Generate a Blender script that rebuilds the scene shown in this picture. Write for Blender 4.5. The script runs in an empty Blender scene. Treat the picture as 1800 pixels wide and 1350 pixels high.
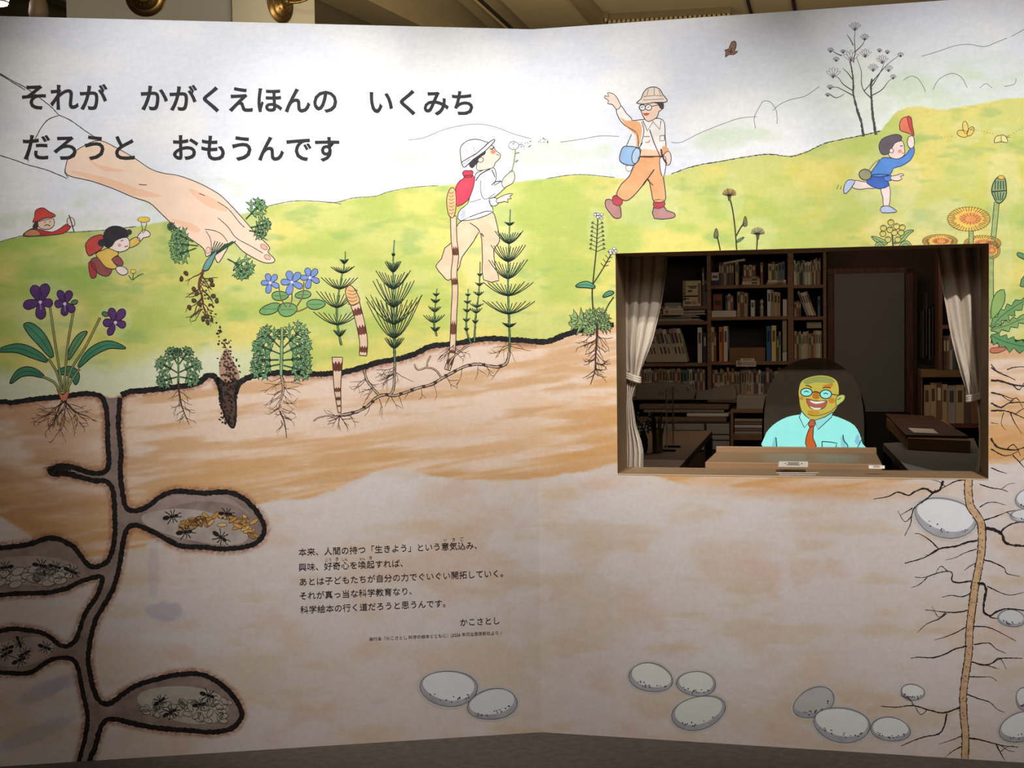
import bpy, bmesh, math, random
import numpy as np
from mathutils import Vector, Matrix
from mathutils.geometry import tessellate_polygon
C = bpy.context.scene.collection
PI = math.pi
rnd = random.Random(7)

# ---------------------------------------------------------------- camera
F_PX = 2250.0
PH, PA, CX, CD, YAW, PITCH, ROLL = 2.59998, 0.19945, 0.09867, 4.72647, -0.04047, -0.04147, -0.01305
CAM = np.array([CX, -CD, 1.5])
def cam_axes():
    cy, sy, cp, sp = math.cos(YAW), math.sin(YAW), math.cos(PITCH), math.sin(PITCH)
    f = np.array([sy*cp, cy*cp, sp]); x = np.array([cy, -sy, 0.0]); u = np.cross(x, f)
    cr, sr = math.cos(ROLL), math.sin(ROLL)
    return cr*x+sr*u, -sr*x+cr*u, f
AX, AU, AF = cam_axes()
cd = bpy.data.cameras.new('camera'); cam = bpy.data.objects.new('camera', cd); C.objects.link(cam)
cd.sensor_fit = 'HORIZONTAL'; cd.sensor_width = 36.0; cd.lens = 36.0*F_PX/1800.0
cd.clip_start = 0.05; cd.clip_end = 60
M = Matrix.Identity(4)
for i in range(3):
    M[i][0] = AX[i]; M[i][1] = AU[i]; M[i][2] = -AF[i]; M[i][3] = CAM[i]
cam.matrix_world = M
bpy.context.scene.camera = cam

# ---------------------------------------------------------------- world, lights, exposure
vs = bpy.context.scene.view_settings
vs.view_transform = 'Standard'; vs.look = 'None'; vs.gamma = 1.0; vs.use_curve_mapping = False
vs.exposure = 0.0
W = bpy.data.worlds.new('world'); bpy.context.scene.world = W; W.use_nodes = True
W.node_tree.nodes['Background'].inputs[0].default_value = (1.0, 0.87, 0.72, 1)
W.node_tree.nodes['Background'].inputs[1].default_value = 0.12
def light(kind, name, loc, target, energy, color, **kw):
    l = bpy.data.lights.new(name, kind); l.energy = energy; l.color = color
    for k, v in kw.items(): setattr(l, k, v)
    o = bpy.data.objects.new(name, l); C.objects.link(o); o.location = loc
    d = Vector(target)-Vector(loc); o.rotation_euler = d.to_track_quat('-Z', 'Y').to_euler()
    return o
WHITE = (1.0, 0.975, 0.955)
# the gallery's track spots, about 1.2 m in front of the mural and high above it
SPOTS = [((-1.12, -2.15, 3.75), (-1.08, -0.22, 1.92), 225, 46),
         ((-0.35, -2.05, 3.75), (-0.34, -0.07, 1.48), 310, 50),
         ((0.28, -2.35, 3.75), (0.27, -0.05, 2.00), 240, 35),
         ((1.30, -3.30, 3.75), (1.40, -0.27, 1.50), 560, 40)]
for i, (l, t, e, ang) in enumerate(SPOTS):
    light('SPOT', 'track_spot_light', l, t, e, WHITE, spot_size=math.radians(ang), spot_blend=1.0, shadow_soft_size=0.03)
light('AREA', 'gallery_fill_light', (0.0, -3.6, 3.8), (0, -1.8, 0), 74, (1.0, 0.91, 0.83), shape='RECTANGLE', size=5.0, size_y=2.5)
light('SPOT', 'pier_fill_spot', (-1.2, -3.0, 3.7), (-2.1, 2.6, 3.35), 300, (1.0, 0.90, 0.76), spot_size=math.radians(26), spot_blend=0.8, shadow_soft_size=0.1)  # added fill spot that brightens the pier's front face, no real fitting
light('AREA', 'ceiling_fill_uplight', (1.0, 2.2, 2.75), (1.2, 5.2, 3.9), 75, (1.0, 0.84, 0.62), shape='RECTANGLE', size=4.0, size_y=0.4)  # added unseen fill, lifts the ceiling behind the panels; no cove fitting there
light('AREA', 'study_ceiling_light', (1.7, 2.6, 2.45), (1.9, 3.4, 0), 21.0, (1.0, 0.80, 0.62), shape='RECTANGLE', size=1.8, size_y=1.6)

# ---------------------------------------------------------------- geometry of the folded mural
CA, SA = math.cos(PA), math.sin(PA)
DL, DR = np.array([-CA, -SA, 0]), np.array([CA, -SA, 0])     # along each panel, away from the fold
NL, NR = np.array([SA, -CA, 0]), np.array([-SA, -CA, 0])     # out of each printed face
def w2p(p):
    v = np.asarray(p, float)-CAM; d = v@AF
    return 900+F_PX*(v@AX)/d, 675-F_PX*(v@AU)/d
def ray(x, y):
    return (x-900)/F_PX*AX-(y-675)/F_PX*AU+AF
def fold_x(y): return 935+(y-51)*18/1236.0
def on_wall(x, y, off=0.0):
    n, d = (NL, DL) if x < fold_x(y) else (NR, DR)
    r = ray(x, y); t = -(CAM@n)/(r@n)
    return CAM+t*r+n*off
def on_right(x, y, depth):                 # (s, z) on a plane parallel to the right panel, depth metres behind it
    r = ray(x, y); t = (-depth-(CAM@NR))/(r@NR); p = CAM+t*r
    return float(p@DR), float(p[2])
def fr(s, n, z):                           # right-panel frame -> world; n is metres behind the panel
    return DR*s-NR*n+np.array([0, 0, z])

# ---------------------------------------------------------------- materials
def lin(c):
    return tuple(((v/255.0)/12.92 if v/255.0 <= 0.04045 else ((v/255.0+0.055)/1.055)**2.4) for v in c)
MATS = {}
def mat(name, rgb, rough=0.7, var=0.0, scale=6.0, metal=0.0, spec=0.3, stretch=(1, 1, 1), bump=0.0, emit=0.0, trans=0.0):
    key = (name, tuple(rgb))
    if key in MATS: return MATS[key]
    m = bpy.data.materials.new(name); m.use_nodes = True; nt = m.node_tree; b = nt.nodes['Principled BSDF']
    c = lin(rgb); b.inputs['Roughness'].default_value = rough; b.inputs['Metallic'].default_value = metal
    b.inputs['Specular IOR Level'].default_value = spec; b.inputs['Base Color'].default_value = (*c, 1)
    if trans: b.inputs['Transmission Weight'].default_value = trans
    if var > 0 or bump > 0:
        tc = nt.nodes.new('ShaderNodeTexCoord'); mp = nt.nodes.new('ShaderNodeMapping'); mp.inputs['Scale'].default_value = stretch
        nz = nt.nodes.new('ShaderNodeTexNoise'); nz.inputs['Scale'].default_value = scale; nz.inputs['Detail'].default_value = 5
        nt.links.new(tc.outputs['Object'], mp.inputs[0]); nt.links.new(mp.outputs[0], nz.inputs['Vector'])
        if var > 0:
            r = nt.nodes.new('ShaderNodeValToRGB')
            r.color_ramp.elements[0].position = 0.3; r.color_ramp.elements[1].position = 0.7
            r.color_ramp.elements[0].color = (*[v*(1-var) for v in c], 1)
            r.color_ramp.elements[1].color = (*[min(1, v+(1-v)*var*0.5*(v+0.1)) for v in c], 1)
            nt.links.new(nz.outputs['Fac'], r.inputs[0]); nt.links.new(r.outputs[0], b.inputs['Base Color'])
            if emit: nt.links.new(r.outputs[0], b.inputs['Emission Color'])
        if bump > 0:
            bp = nt.nodes.new('ShaderNodeBump'); bp.inputs['Strength'].default_value = bump; bp.inputs['Distance'].default_value = 0.01
            nt.links.new(nz.outputs['Fac'], bp.inputs['Height']); nt.links.new(bp.outputs[0], b.inputs['Normal'])
    if emit:
        b.inputs['Emission Strength'].default_value = emit
        if var <= 0: b.inputs['Emission Color'].default_value = (*c, 1)
    MATS[key] = m
    return m
def paint(rgb, var=0.18): return mat('paint', rgb, 0.6, var, 22.0)
def ink(rgb=(38, 32, 30)): return mat('ink', rgb, 0.6, 0.25, 60.0)

# ---------------------------------------------------------------- object helpers
def tag(o, label=None, cat=None, group=None, kind=None):
    if label: o['label'] = label
    if cat: o['category'] = cat
    if group: o['group'] = group
    if kind: o['kind'] = kind
    return o
def link_mesh(name, verts, faces, mats, idx=None, parent=None, smooth=False, loc=None):
    me = bpy.data.meshes.new(name); me.from_pydata([tuple(map(float, v)) for v in verts], [], faces); me.update()
    for m in (mats if isinstance(mats, (list, tuple)) else [mats]): me.materials.append(m)
    if idx is not None: me.polygons.foreach_set('material_index', idx)
    if smooth: me.polygons.foreach_set('use_smooth', [True]*len(me.polygons))
    o = bpy.data.objects.new(name, me); C.objects.link(o)
    if parent: o.parent = parent
    if loc is not None: o.location = loc
    return o
def empty(name, loc=(0, 0, 0), rz=0.0):
    o = bpy.data.objects.new(name, None); C.objects.link(o); o.location = loc; o.rotation_euler = (0, 0, rz); o.empty_display_size = 0.05
    return o
class MB:
    """collects boxes, tubes and outlines; build() links ONE mesh object"""
    def __init__(s): s.v = []; s.f = []; s.i = []; s.m = []
    def mi(s, m):
        if m not in s.m: s.m.append(m)
        return s.m.index(m)
    def add(s, vs_, fs, m):
        b = len(s.v); k = s.mi(m); s.v += [tuple(v) for v in vs_]
        for f in fs: s.f.append(tuple(b+q for q in f)); s.i.append(k)
    def box(s, x0, x1, y0, y1, z0, z1, m, rot=None, piv=None):
        vs_ = [(x, y, z) for x in (x0, x1) for y in (y0, y1) for z in (z0, z1)]
        if rot is not None:
            p = Vector(piv or ((x0+x1)/2, (y0+y1)/2, (z0+z1)/2)); vs_ = [tuple(rot@(Vector(v)-p)+p) for v in vs_]
        s.add(vs_, [(0, 1, 3, 2), (4, 6, 7, 5), (0, 4, 5, 1), (2, 3, 7, 6), (0, 2, 6, 4), (1, 5, 7, 3)], m)
    def prism(s, pts, axis, a, b, m):
        """outline pts (u, v) extruded along axis from a to b: axis 1 -> (u, a, v)"""
        n = len(pts)
        def P(u, v, w): return (u, w, v) if axis == 1 else ((w, u, v) if axis == 0 else (u, v, w))
        vs_ = [P(u, v, a) for u, v in pts]+[P(u, v, b) for u, v in pts]
        tri = tessellate_polygon([[Vector((u, v, 0)) for u, v in pts]])
        fs = [tuple(t) for t in tri]+[tuple(q+n for q in t[::-1]) for t in tri]+[(i, (i+1) % n, (i+1) % n+n, i+n) for i in range(n)]
        s.add(vs_, fs, m)
    def tube(s, path, r, m, n=8, cap=True):
        path = [Vector(p) for p in path]; rs = r if isinstance(r, (list, tuple)) else [r]*len(path); vs_ = []; fs = []
        for i, p in enumerate(path):
            t = (path[min(i+1, len(path)-1)]-path[max(i-1, 0)]).normalized()
            a = t.cross(Vector((0, 0, 1)) if abs(t.z) < 0.9 else Vector((1, 0, 0))).normalized(); b = t.cross(a)
            for k in range(n):
                w = 2*PI*k/n; vs_.append(p+(a*math.cos(w)+b*math.sin(w))*rs[i])
        for i in range(len(path)-1):
            for k in range(n):
                fs.append((i*n+k, i*n+(k+1) % n, (i+1)*n+(k+1) % n, (i+1)*n+k))
        if cap: fs += [tuple(range(n)), tuple(range((len(path)-1)*n, len(path)*n))[::-1]]
        s.add(vs_, fs, m)
    def lathe(s, prof, cx, cy, m, n=20, axis='z', cz=0):
        vs_ = []; fs = []
        for (r, h) in prof:
            for k in range(n):
                w = 2*PI*k/n
                vs_.append((cx+r*math.cos(w), cy+r*math.sin(w), cz+h) if axis == 'z' else (cx+r*math.cos(w), cy+h, cz+r*math.sin(w)))
        for i in range(len(prof)-1):
            for k in range(n): fs.append((i*n+k, i*n+(k+1) % n, (i+1)*n+(k+1) % n, (i+1)*n+k))
        fs += [tuple(range(n)), tuple(range((len(prof)-1)*n, len(prof)*n))[::-1]]
        s.add(vs_, fs, m)
    def build(s, name, parent=None, origin=(0, 0, 0), smooth=False):
        o = Vector(origin)
        ob = link_mesh(name, [Vector(v)-o for v in s.v], s.f, s.m, s.i, parent, smooth)
        bm = bmesh.new(); bm.from_mesh(ob.data); bmesh.ops.recalc_face_normals(bm, faces=bm.faces); bm.to_mesh(ob.data); bm.free()
        if smooth:
            try: ob.data.set_sharp_from_angle(angle=math.radians(40))
            except Exception: pass
        return ob
def bevel(o, w=0.003):
    b = o.modifiers.new('bevel', 'BEVEL'); b.width = w; b.segments = 2; b.limit_method = 'ANGLE'
    return o

# ---------------------------------------------------------------- noise for the printed washes
_tab = np.random.RandomState(3).rand(64, 256, 256)
def vnoise(x, y, seed):
    t = _tab[seed % 64]; xi = np.floor(x).astype(int); yi = np.floor(y).astype(int); fx = x-xi; fy = y-yi
    fx = fx*fx*(3-2*fx); fy = fy*fy*(3-2*fy); g = lambda a, b: t[a & 255, b & 255]
    return (g(xi, yi)*(1-fx)+g(xi+1, yi)*fx)*(1-fy)+(g(xi, yi+1)*(1-fx)+g(xi+1, yi+1)*fx)*fy
def fbm(x, y, seed, o=4):
    s = 0; a = 0.5; n = 0
    for k in range(o): s = s+a*vnoise(x*2**k, y*2**k, seed+k); n += a; a *= 0.5
    return s/n
def sst(a, b, x):
    t = np.clip((x-a)/(b-a), 0, 1); return t*t*(3-2*t)
def mix(c, d, t):
    return c*(1-t[..., None])+d*t[..., None]
def A(*c): return np.array(c, float)

HILL = [(-300, 440), (0, 425), (50, 412), (90, 410), (180, 405), (240, 398), (275, 391), (350, 382), (430, 375), (455, 368), (480, 360), (520, 353), (560, 354),
        (590, 356), (620, 348), (660, 345), (680, 338), (720, 330), (770, 326), (800, 323), (860, 324), (905, 320), (960, 314), (1000, 308),
        (1030, 307), (1080, 312), (1130, 318), (1180, 306), (1220, 292), (1270, 283), (1310, 276), (1350, 271), (1390, 275), (1420, 266), (1450, 252),
        (1480, 245), (1520, 237), (1548, 230), (1560, 215), (1575, 197), (1595, 188), (1620, 187), (1655, 194), (1690, 187), (1720, 183),
        (1760, 175), (1800, 172), (2100, 150)]
SOIL_L = [(-300, 716), (0, 706), (20, 708), (50, 703), (105, 697), (125, 695), (145, 692), (165, 693), (178, 697)]
SOIL_R = [(213, 695), (230, 688), (260, 686), (300, 681), (340, 676), (355, 668), (365, 660), (378, 663), (385, 676), (390, 700), (396, 725), (402, 743),
          (408, 752), (413, 745), (414, 720), (414, 690), (418, 676), (430, 667), (450, 660), (480, 656), (500, 655), (540, 657), (575, 657), (600, 655), (640, 645), (660, 638),
          (680, 634), (700, 631), (730, 622), (745, 614), (760, 608), (800, 604), (840, 597), (870, 595), (900, 597), (940, 600), (965, 600), (985, 592),
          (1010, 583), (1035, 577), (1075, 571), (1400, 585), (1740, 597), (1770, 600), (2100, 606)]
SOIL = SOIL_L+[(190, 697), (205, 697)]+[p for p in SOIL_R if not 385 <= p[0] <= 418]
CLAY = [(-300, 860), (0, 905), (120, 985), (250, 960), (330, 905), (480, 880), (530, 877), (590, 862), (620, 843), (660, 828), (700, 820), (740, 832), (800, 843), (900, 846), (1000, 832),
        (1080, 815), (1200, 850), (1400, 862), (1560, 850), (1700, 818), (1800, 812), (2100, 800)]
def curve_at(pts, x):
    return np.interp(x, [p[0] for p in pts], [p[1] for p in pts])
HALOS = [(1650, 400, 80, 50), (1755, 470, 26, 120), (1285, 345, 22, 40), (1765, 320, 30, 60), (1330, 410, 40, 30), (1050, 400, 18, 40), (1565, 405, 45, 35),
         (1700, 235, 28, 22), (1757, 240, 22, 16), (90, 560, 60, 70), (200, 565, 30, 30), (430, 420, 60, 50), (205, 440, 60, 45), (300, 640, 50, 30), (860, 430, 60, 90),
         (1560, 320, 60, 60), (1130, 360, 70, 40), (620, 540, 20, 60), (1770, 560, 50, 40)]
def wash(x, y):
    """albedo (sRGB 0..255) of the printed background at mural coordinates x, y"""
    wob = (fbm(x/30, y/30, 1)-0.5)*5
    sky = np.broadcast_to(A(228, 231, 240), x.shape+(3,)).copy()
    sky = mix(sky, A(242, 243, 243), sst(0.35, 0.7, fbm(x/160, y/110, 5)))
    g = np.exp(-(((x-1620)/230)**2+((y-170)/70)**2))*fbm(x/50, y/40, 9)
    sky = mix(sky, A(196, 214, 176), np.clip(g*0.9, 0, 1))
    g = sst(60, 0, np.abs(y-curve_at(HILL, x)+45))*sst(0.45, 0.7, fbm(x/70, y/30, 12))
    sky = mix(sky, A(205, 220, 190), g*0.6)
    mead = mix(np.broadcast_to(A(208, 211, 126), x.shape+(3,)), A(186, 200, 104), sst(0.40, 0.68, fbm(x/110, y/42, 20)))
    mead = mix(mead, A(226, 214, 122), sst(0.50, 0.75, fbm(x/120, y/60, 25)))
    mead = mix(mead, A(150, 182, 104), 0.5*sst(0.60, 0.78, fbm(x/60, y/22, 30)))
    mead = mix(mead, A(206, 200, 88), 0.5*sst(0.5, 0.8, fbm(x/40, y/30, 33))*sst(1100, 1500, x))
    mead = mix(mead, A(150, 182, 84), 0.7*sst(420, 120, x)*sst(620, 480, y)*sst(0.3, 0.6, fbm(x/130, y/50, 35)))
    mead = mix(mead, A(224, 226, 196), sst(-75, -30, y-curve_at(SOIL, x)+wob*2)*sst(560, 380, x)*0.95)
    hal = np.zeros_like(x)
    for (hx, hy, rx, ry) in HALOS:
        hal = np.maximum(hal, sst(1.25, 0.75, ((x-hx)/rx)**2+((y-hy)/ry)**2+(fbm(x/14, y/14, 38)-0.5)*0.9))
    mead = mix(mead, A(236, 234, 214), 0.2*hal)
    col = mix(sky, mead, sst(-1.2, 1.2, y-curve_at(HILL, x)+wob*0.5))
    # soil
    u = x+0.28*(y-700)
    so = mix(np.broadcast_to(A(234, 208, 186), x.shape+(3,)), A(216, 176, 136), sst(0.42, 0.66, fbm(x/150, (y+0.12*x)/16, 40)))
    so = mix(so, A(232, 208, 190), sst(0.52, 0.72, fbm(x/120, (y+0.1*x)/24, 44)))
    deep = sst(-130, -25, y-curve_at(CLAY, x)+wob*3)
    so = mix(so, A(214, 164, 104), 0.72*deep*sst(0.28, 0.62, fbm(x/170, (y+0.16*x)/13, 48)))
    so = mix(so, A(190, 138, 96), 0.6*sst(260, 40, x)*sst(0.3, 0.65, fbm(x/90, y/26, 52)))
    so = mix(so, A(216, 158, 92), 0.5*sst(850, 1080, x)*sst(600, 700, y)*sst(0.35, 0.6, fbm(x/90, y/14, 53)))
    lo = mix(np.broadcast_to(A(224, 214, 209), x.shape+(3,)), A(222, 204, 190), sst(0.42, 0.7, fbm(x/130, y/90, 56)))
    lo = mix(lo, A(222, 186, 166), 0.45*sst(0.55, 0.75, fbm(x/80, y/50, 60)))
    lo = mix(lo, A(214, 188, 156), 0.45*sst(0.55, 0.75, fbm(x/110, y/30, 63)))
    lo = mix(lo, A(228, 222, 220), 0.5*sst(0.55, 0.75, fbm(x/60, y/40, 2)))
    for (hx, hy, rx, ry, k) in [(290, 1075, 34, 18, .55), (270, 1000, 10, 60, .25), (75, 1215, 50, 16, .4), (60, 1290, 70, 16, .35), (110, 1200, 40, 14, .4)]:
        d = ((x-hx)/rx)**2+((y-hy+0.4*(x-hx)*(k < .5))/ry)**2+(fbm(x/12, y/12, 8)-0.5)
        lo = mix(lo, A(176, 168, 190), k*sst(1.2, 0.6, d))
    so = mix(so, lo, sst(-2.0, 3.5, y-curve_at(CLAY, x)+wob*1.6+(fbm(x/9, y/3, 6)-.5)*5))
    g = np.exp(-(((x-1440)/190)**2+((y-862)/16)**2))
    so = mix(so, A(220, 160, 100), np.clip(g*1.2*fbm(x/60, y/9, 14), 0, 1))
    col = mix(col, so, sst(-1, 1.5, y-curve_at(SOIL, x)))
    return col*(0.97+0.06*fbm(x/5, y/5, 17))[..., None]

def srgb2lin(a):
    a = np.clip(a/255.0, 0, 1); return np.where(a <= 0.04045, a/12.92, ((a+0.055)/1.055)**2.4)

# ---------------------------------------------------------------- outlines of the burrow, needed by the wash and by the drawing
BUR_L = [(181, 700), (186, 715), (189, 740), (189, 770), (191, 800), (190, 822), (180, 831), (160, 831), (140, 825), (120, 819), (100, 820), (86, 827), (96, 834), (115, 833), (135, 837), (150, 841),
         (165, 845), (182, 845), (192, 850), (198, 862), (201, 885), (202, 910), (202, 940), (198, 965), (190, 985), (178, 994), (162, 996), (150, 988), (140, 975), (130, 962), (118, 955), (105, 948), (90, 946), (75, 948), (50, 957), (0, 963), (-60, 966)]
BUR_M = [(-60, 1046), (0, 1046), (30, 1043), (80, 1042), (115, 1035), (145, 1021), (165, 1015), (179, 1014), (178, 1028), (170, 1048), (155, 1070), (145, 1090), (140, 1108), (132, 1126), (118, 1136), (104, 1133), (88, 1120), (72, 1112), (50, 1108), (20, 1105), (0, 1109), (-60, 1112)]
BUR_B = [(-60, 1180), (0, 1182), (40, 1184), (58, 1180), (75, 1168), (95, 1158), (115, 1156), (130, 1161), (138, 1178), (145, 1215), (152, 1245), (154, 1266), (149, 1300), (139, 1339), (134, 1400)]
BUR_R = [(211, 699), (209, 720), (208, 745), (210, 770), (213, 800), (211, 822), (213, 850), (218, 880), (223, 893), (235, 898), (255, 893), (275, 878), (290, 869), (310, 863), (335, 865), (360, 867), (385, 865), (410, 867),
         (430, 878), (448, 895), (460, 914), (465, 930), (460, 945), (445, 957), (420, 963), (390, 965), (360, 962), (320, 960), (300, 952), (275, 938), (250, 926), (235, 923), (225, 928), (219, 942), (215, 960), (212, 982), (206, 1012),
         (198, 1036), (185, 1060), (170, 1085), (162, 1110), (157, 1135), (155, 1160), (158, 1182), (163, 1205), (170, 1225), (182, 1237), (198, 1234), (216, 1220), (240, 1205), (265, 1197), (300, 1188), (340, 1184), (365, 1189), (388, 1203),
         (407, 1220), (420, 1240), (425, 1256), (416, 1274), (400, 1283), (370, 1287), (330, 1284), (290, 1281), (260, 1277), (230, 1271), (208, 1265), (192, 1264), (181, 1271), (175, 1285), (170, 1302), (165, 1320), (158, 1338), (153, 1400)]

def seg_dist(x, y, pts, reach=16.0):
    d = np.full(x.shape, 1e3)
    for (a, b) in zip(pts[:-1], pts[1:]):
        m = (x > min(a[0], b[0])-reach) & (x < max(a[0], b[0])+reach) & (y > min(a[1], b[1])-reach) & (y < max(a[1], b[1])+reach)
        if not m.any(): continue
        px, py = x[m], y[m]; ux, uy = b[0]-a[0], b[1]-a[1]; t = np.clip(((px-a[0])*ux+(py-a[1])*uy)/(ux*ux+uy*uy+1e-9), 0, 1)
        d[m] = np.minimum(d[m], np.hypot(px-a[0]-t*ux, py-a[1]-t*uy))
    return d

# ---------------------------------------------------------------- the two printed panels
WS0, WS1, WZ0, WZ1 = 0.2970, 1.5750, 0.974, 1.776        # the opening in the right panel
THK = 0.045; PLEN = 2.35
def panel(name, d, n, s_cuts, z_cuts, hole, label):
    ss = np.concatenate([np.linspace(a, b, max(2, int(round((b-a)/0.0052))+1))[:-1] for a, b in zip(s_cuts[:-1], s_cuts[1:])]+[[s_cuts[-1]]])
    zz = np.concatenate([np.linspace(a, b, max(2, int(round((b-a)/0.0052))+1))[:-1] for a, b in zip(z_cuts[:-1], z_cuts[1:])]+[[z_cuts[-1]]])
    S, Z = np.meshgrid(ss, zz, indexing='ij'); ns, nz = S.shape
    P = S[..., None]*d+Z[..., None]*np.array([0, 0, 1.0])
    v = P-CAM; dd = v@AF; X = 900+F_PX*(v@AX)/dd; Y = 675-F_PX*(v@AU)/dd
    col = wash(X, Y)
    if d[0] < 0:                                   # reddish crayon rim outside the burrow and under the turf
        for pts in (BUR_L, BUR_M, BUR_B, BUR_R, SOIL_L, SOIL_R[:9], SOIL_R[19:46]):
            q = seg_dist(X, Y, pts); k = sst(15, 5, q)*(0.35+0.65*sst(0.2, 0.7, vnoise(X/3.2, Y/3.2, 21)))*sst(-2, 3, Y-curve_at(SOIL, X))
            col = mix(col, A(150, 96, 72), 0.75*k)
    lc = srgb2lin(col)
    idx = np.arange(ns*nz).reshape(ns, nz)
    quads = np.stack([idx[:-1, :-1], idx[1:, :-1], idx[1:, 1:], idx[:-1, 1:]], -1)
    if hole:
        sc = (ss[:-1]+ss[1:])/2; zc = (zz[:-1]+zz[1:])/2
        keep = ~(((sc > WS0) & (sc < WS1))[:, None] & ((zc > WZ0) & (zc < WZ1))[None, :])
        quads = quads[keep]
    quads = quads.reshape(-1, 4)
    if d[0] < 0: quads = quads[:, ::-1]
    me = bpy.data.meshes.new('printed_face'); nf = len(quads)
    me.vertices.add(ns*nz); me.vertices.foreach_set('co', P.reshape(-1))
    me.loops.add(nf*4); me.loops.foreach_set('vertex_index', quads.reshape(-1).astype(np.int32))
    me.polygons.add(nf); me.polygons.foreach_set('loop_start', (np.arange(nf)*4).astype(np.int32)); me.polygons.foreach_set('loop_total', np.full(nf, 4, np.int32))
    me.update(); me.validate()
    at = me.color_attributes.new('wash', 'FLOAT_COLOR', 'POINT')
    at.data.foreach_set('color', np.concatenate([lc.reshape(-1, 3), np.ones((ns*nz, 1))], 1).reshape(-1))
    m = MATS.get('wash')
    if not m:
        m = bpy.data.materials.new('printed_wash'); m.use_nodes = True; nt = m.node_tree; b = nt.nodes['Principled BSDF']
        a_ = nt.nodes.new('ShaderNodeVertexColor'); a_.layer_name = 'wash'
        tc = nt.nodes.new('ShaderNodeTexCoord'); mp = nt.nodes.new('ShaderNodeMapping'); mp.inputs['Scale'].default_value = (1, 1, 7); mp.inputs['Rotation'].default_value = (0, 0.12, 0)
        nz_ = nt.nodes.new('ShaderNodeTexNoise'); nz_.inputs['Scale'].default_value = 14; nz_.inputs['Detail'].default_value = 8; nz_.inputs['Roughness'].default_value = 0.7
        rp = nt.nodes.new('ShaderNodeMapRange'); rp.inputs['From Min'].default_value = 0.3; rp.inputs['From Max'].default_value = 0.7; rp.inputs['To Min'].default_value = 0.965; rp.inputs['To Max'].default_value = 1.02
        mx = nt.nodes.new('ShaderNodeVectorMath'); mx.operation = 'SCALE'
        nt.links.new(tc.outputs['Object'], mp.inputs[0]); nt.links.new(mp.outputs[0], nz_.inputs['Vector']); nt.links.new(nz_.outputs['Fac'], rp.inputs['Value'])
        nt.links.new(a_.outputs[0], mx.inputs[0]); nt.links.new(rp.outputs[0], mx.inputs['Scale']); nt.links.new(mx.outputs[0], b.inputs['Base Color'])
        b.inputs['Roughness'].default_value = 0.55; b.inputs['Specular IOR Level'].default_value = 0.2
        MATS['wash'] = m
    me.materials.append(m)
    root = empty(name, (0, 0, 0)); tag(root, label, 'mural')
    o = bpy.data.objects.new('printed_face', me); C.objects.link(o); o.parent = root
    # the board behind the print: four bars round the hole, or one slab
    mb = MB(); white = mat('board_edge', (226, 224, 218), 0.6, 0.05, 8)
    def slab(s0, s1, z0, z1):
        vs_ = [d*s-n*(0.0008+k)+np.array([0, 0, z]) for s in (s0, s1) for k in (0, THK) for z in (z0, z1)]
        mb.add(vs_, [(0, 1, 3, 2), (4, 6, 7, 5), (0, 4, 5, 1), (2, 3, 7, 6), (0, 2, 6, 4), (1, 5, 7, 3)], white)
    e = 0.0
    if hole:
        slab(e, WS0, 0, PH); slab(WS1, PLEN, 0, PH); slab(WS0, WS1, 0, WZ0); slab(WS0, WS1, WZ1, PH)
    else: slab(e, PLEN, 0, PH)
    mb.build('backing_board', root)
    return root
PANEL_L = panel('mural_panel', DL, NL, [0.0, PLEN], [0.0, PH], False, 'left half of the folded mural with large lettering, ant burrows and horsetails')
PANEL_R = panel('mural_panel', DR, NR, [0.0, WS0, WS1, PLEN], [0.0, WZ0, WZ1, PH], True, 'right half of the folded mural, cut by the curtained study opening')

# ---------------------------------------------------------------- gallery room
floor_m = mat('floor_carpet', (92, 84, 76), 0.9, 0.18, 30, bump=0.1)
def quadbox(name, x0, x1, y0, y1, z0, z1, m, kind='structure'):
    b = MB(); b.box(x0, x1, y0, y1, z0, z1, m); o = b.build(name); o['kind'] = kind; return o
quadbox('floor', -6, 7, -6.5, 9.5, -0.08, 0, floor_m)
ceil_m = mat('ceiling_plaster', (176, 160, 124), 0.8, 0.06, 3)
trim_m = mat('ceiling_trim', (150, 134, 100), 0.7, 0.08, 6)
wall_m = mat('wall_plaster', (168, 160, 138), 0.8, 0.05, 3)
CZ = 3.9
quadbox('ceiling', -6, 7, -6.5, 9.5, CZ, CZ+0.1, ceil_m)
quadbox('wall_back', -6, 7, 9.5, 9.6, 0, CZ, wall_m)
quadbox('wall_left', -6.1, -6, -6.5, 9.5, 0, CZ, mat('wall_brown', (120, 100, 84), 0.8, 0.05, 3))
quadbox('wall_right', 7, 7.1, -6.5, 9.5, 0, CZ, wall_m)
quadbox('wall_front', -6, 7, -6.6, -6.5, 0, CZ, wall_m)
def onz(x, y, z):
    r = ray(x, y); t = (z-1.5)/r[2]; return CAM+t*r
def beam(name, p0, p1, w, h, m, label, cat, z=CZ, mb=None):
    a, b = onz(*p0, z-h), onz(*p1, z-h); d = (b-a); d[2] = 0; d /= np.linalg.norm(d); a = a-d*3.0*0; s_ = np.array([-d[1], d[0], 0])
    a = a-d*2.5; b = b+d*1.5
    vs_ = [q+s_*k+np.array([0, 0, zz]) for q in (a, b) for k in (0, w) for zz in (0, h)]
    B = MB(); B.add([v-a for v in vs_], [(0, 1, 3, 2), (4, 6, 7, 5), (0, 4, 5, 1), (2, 3, 7, 6), (0, 2, 6, 4), (1, 5, 7, 3)], m)
    o = B.build(name); o.location = a; o['kind'] = 'structure'
    return o
dark_trim = mat('dark_ceiling_trim', (40, 32, 24), 0.9)  # dark-coloured trim strips on the ceiling
gold = mat('gilt_edge', (190, 165, 110), 0.5)
beam('trim_1', (560, 0), (655, 43), -0.30, 0.14, trim_m, '', '')
beam('trim_2', (805, 0), (855, 45), -0.50, 0.10, trim_m, '', '')
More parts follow.
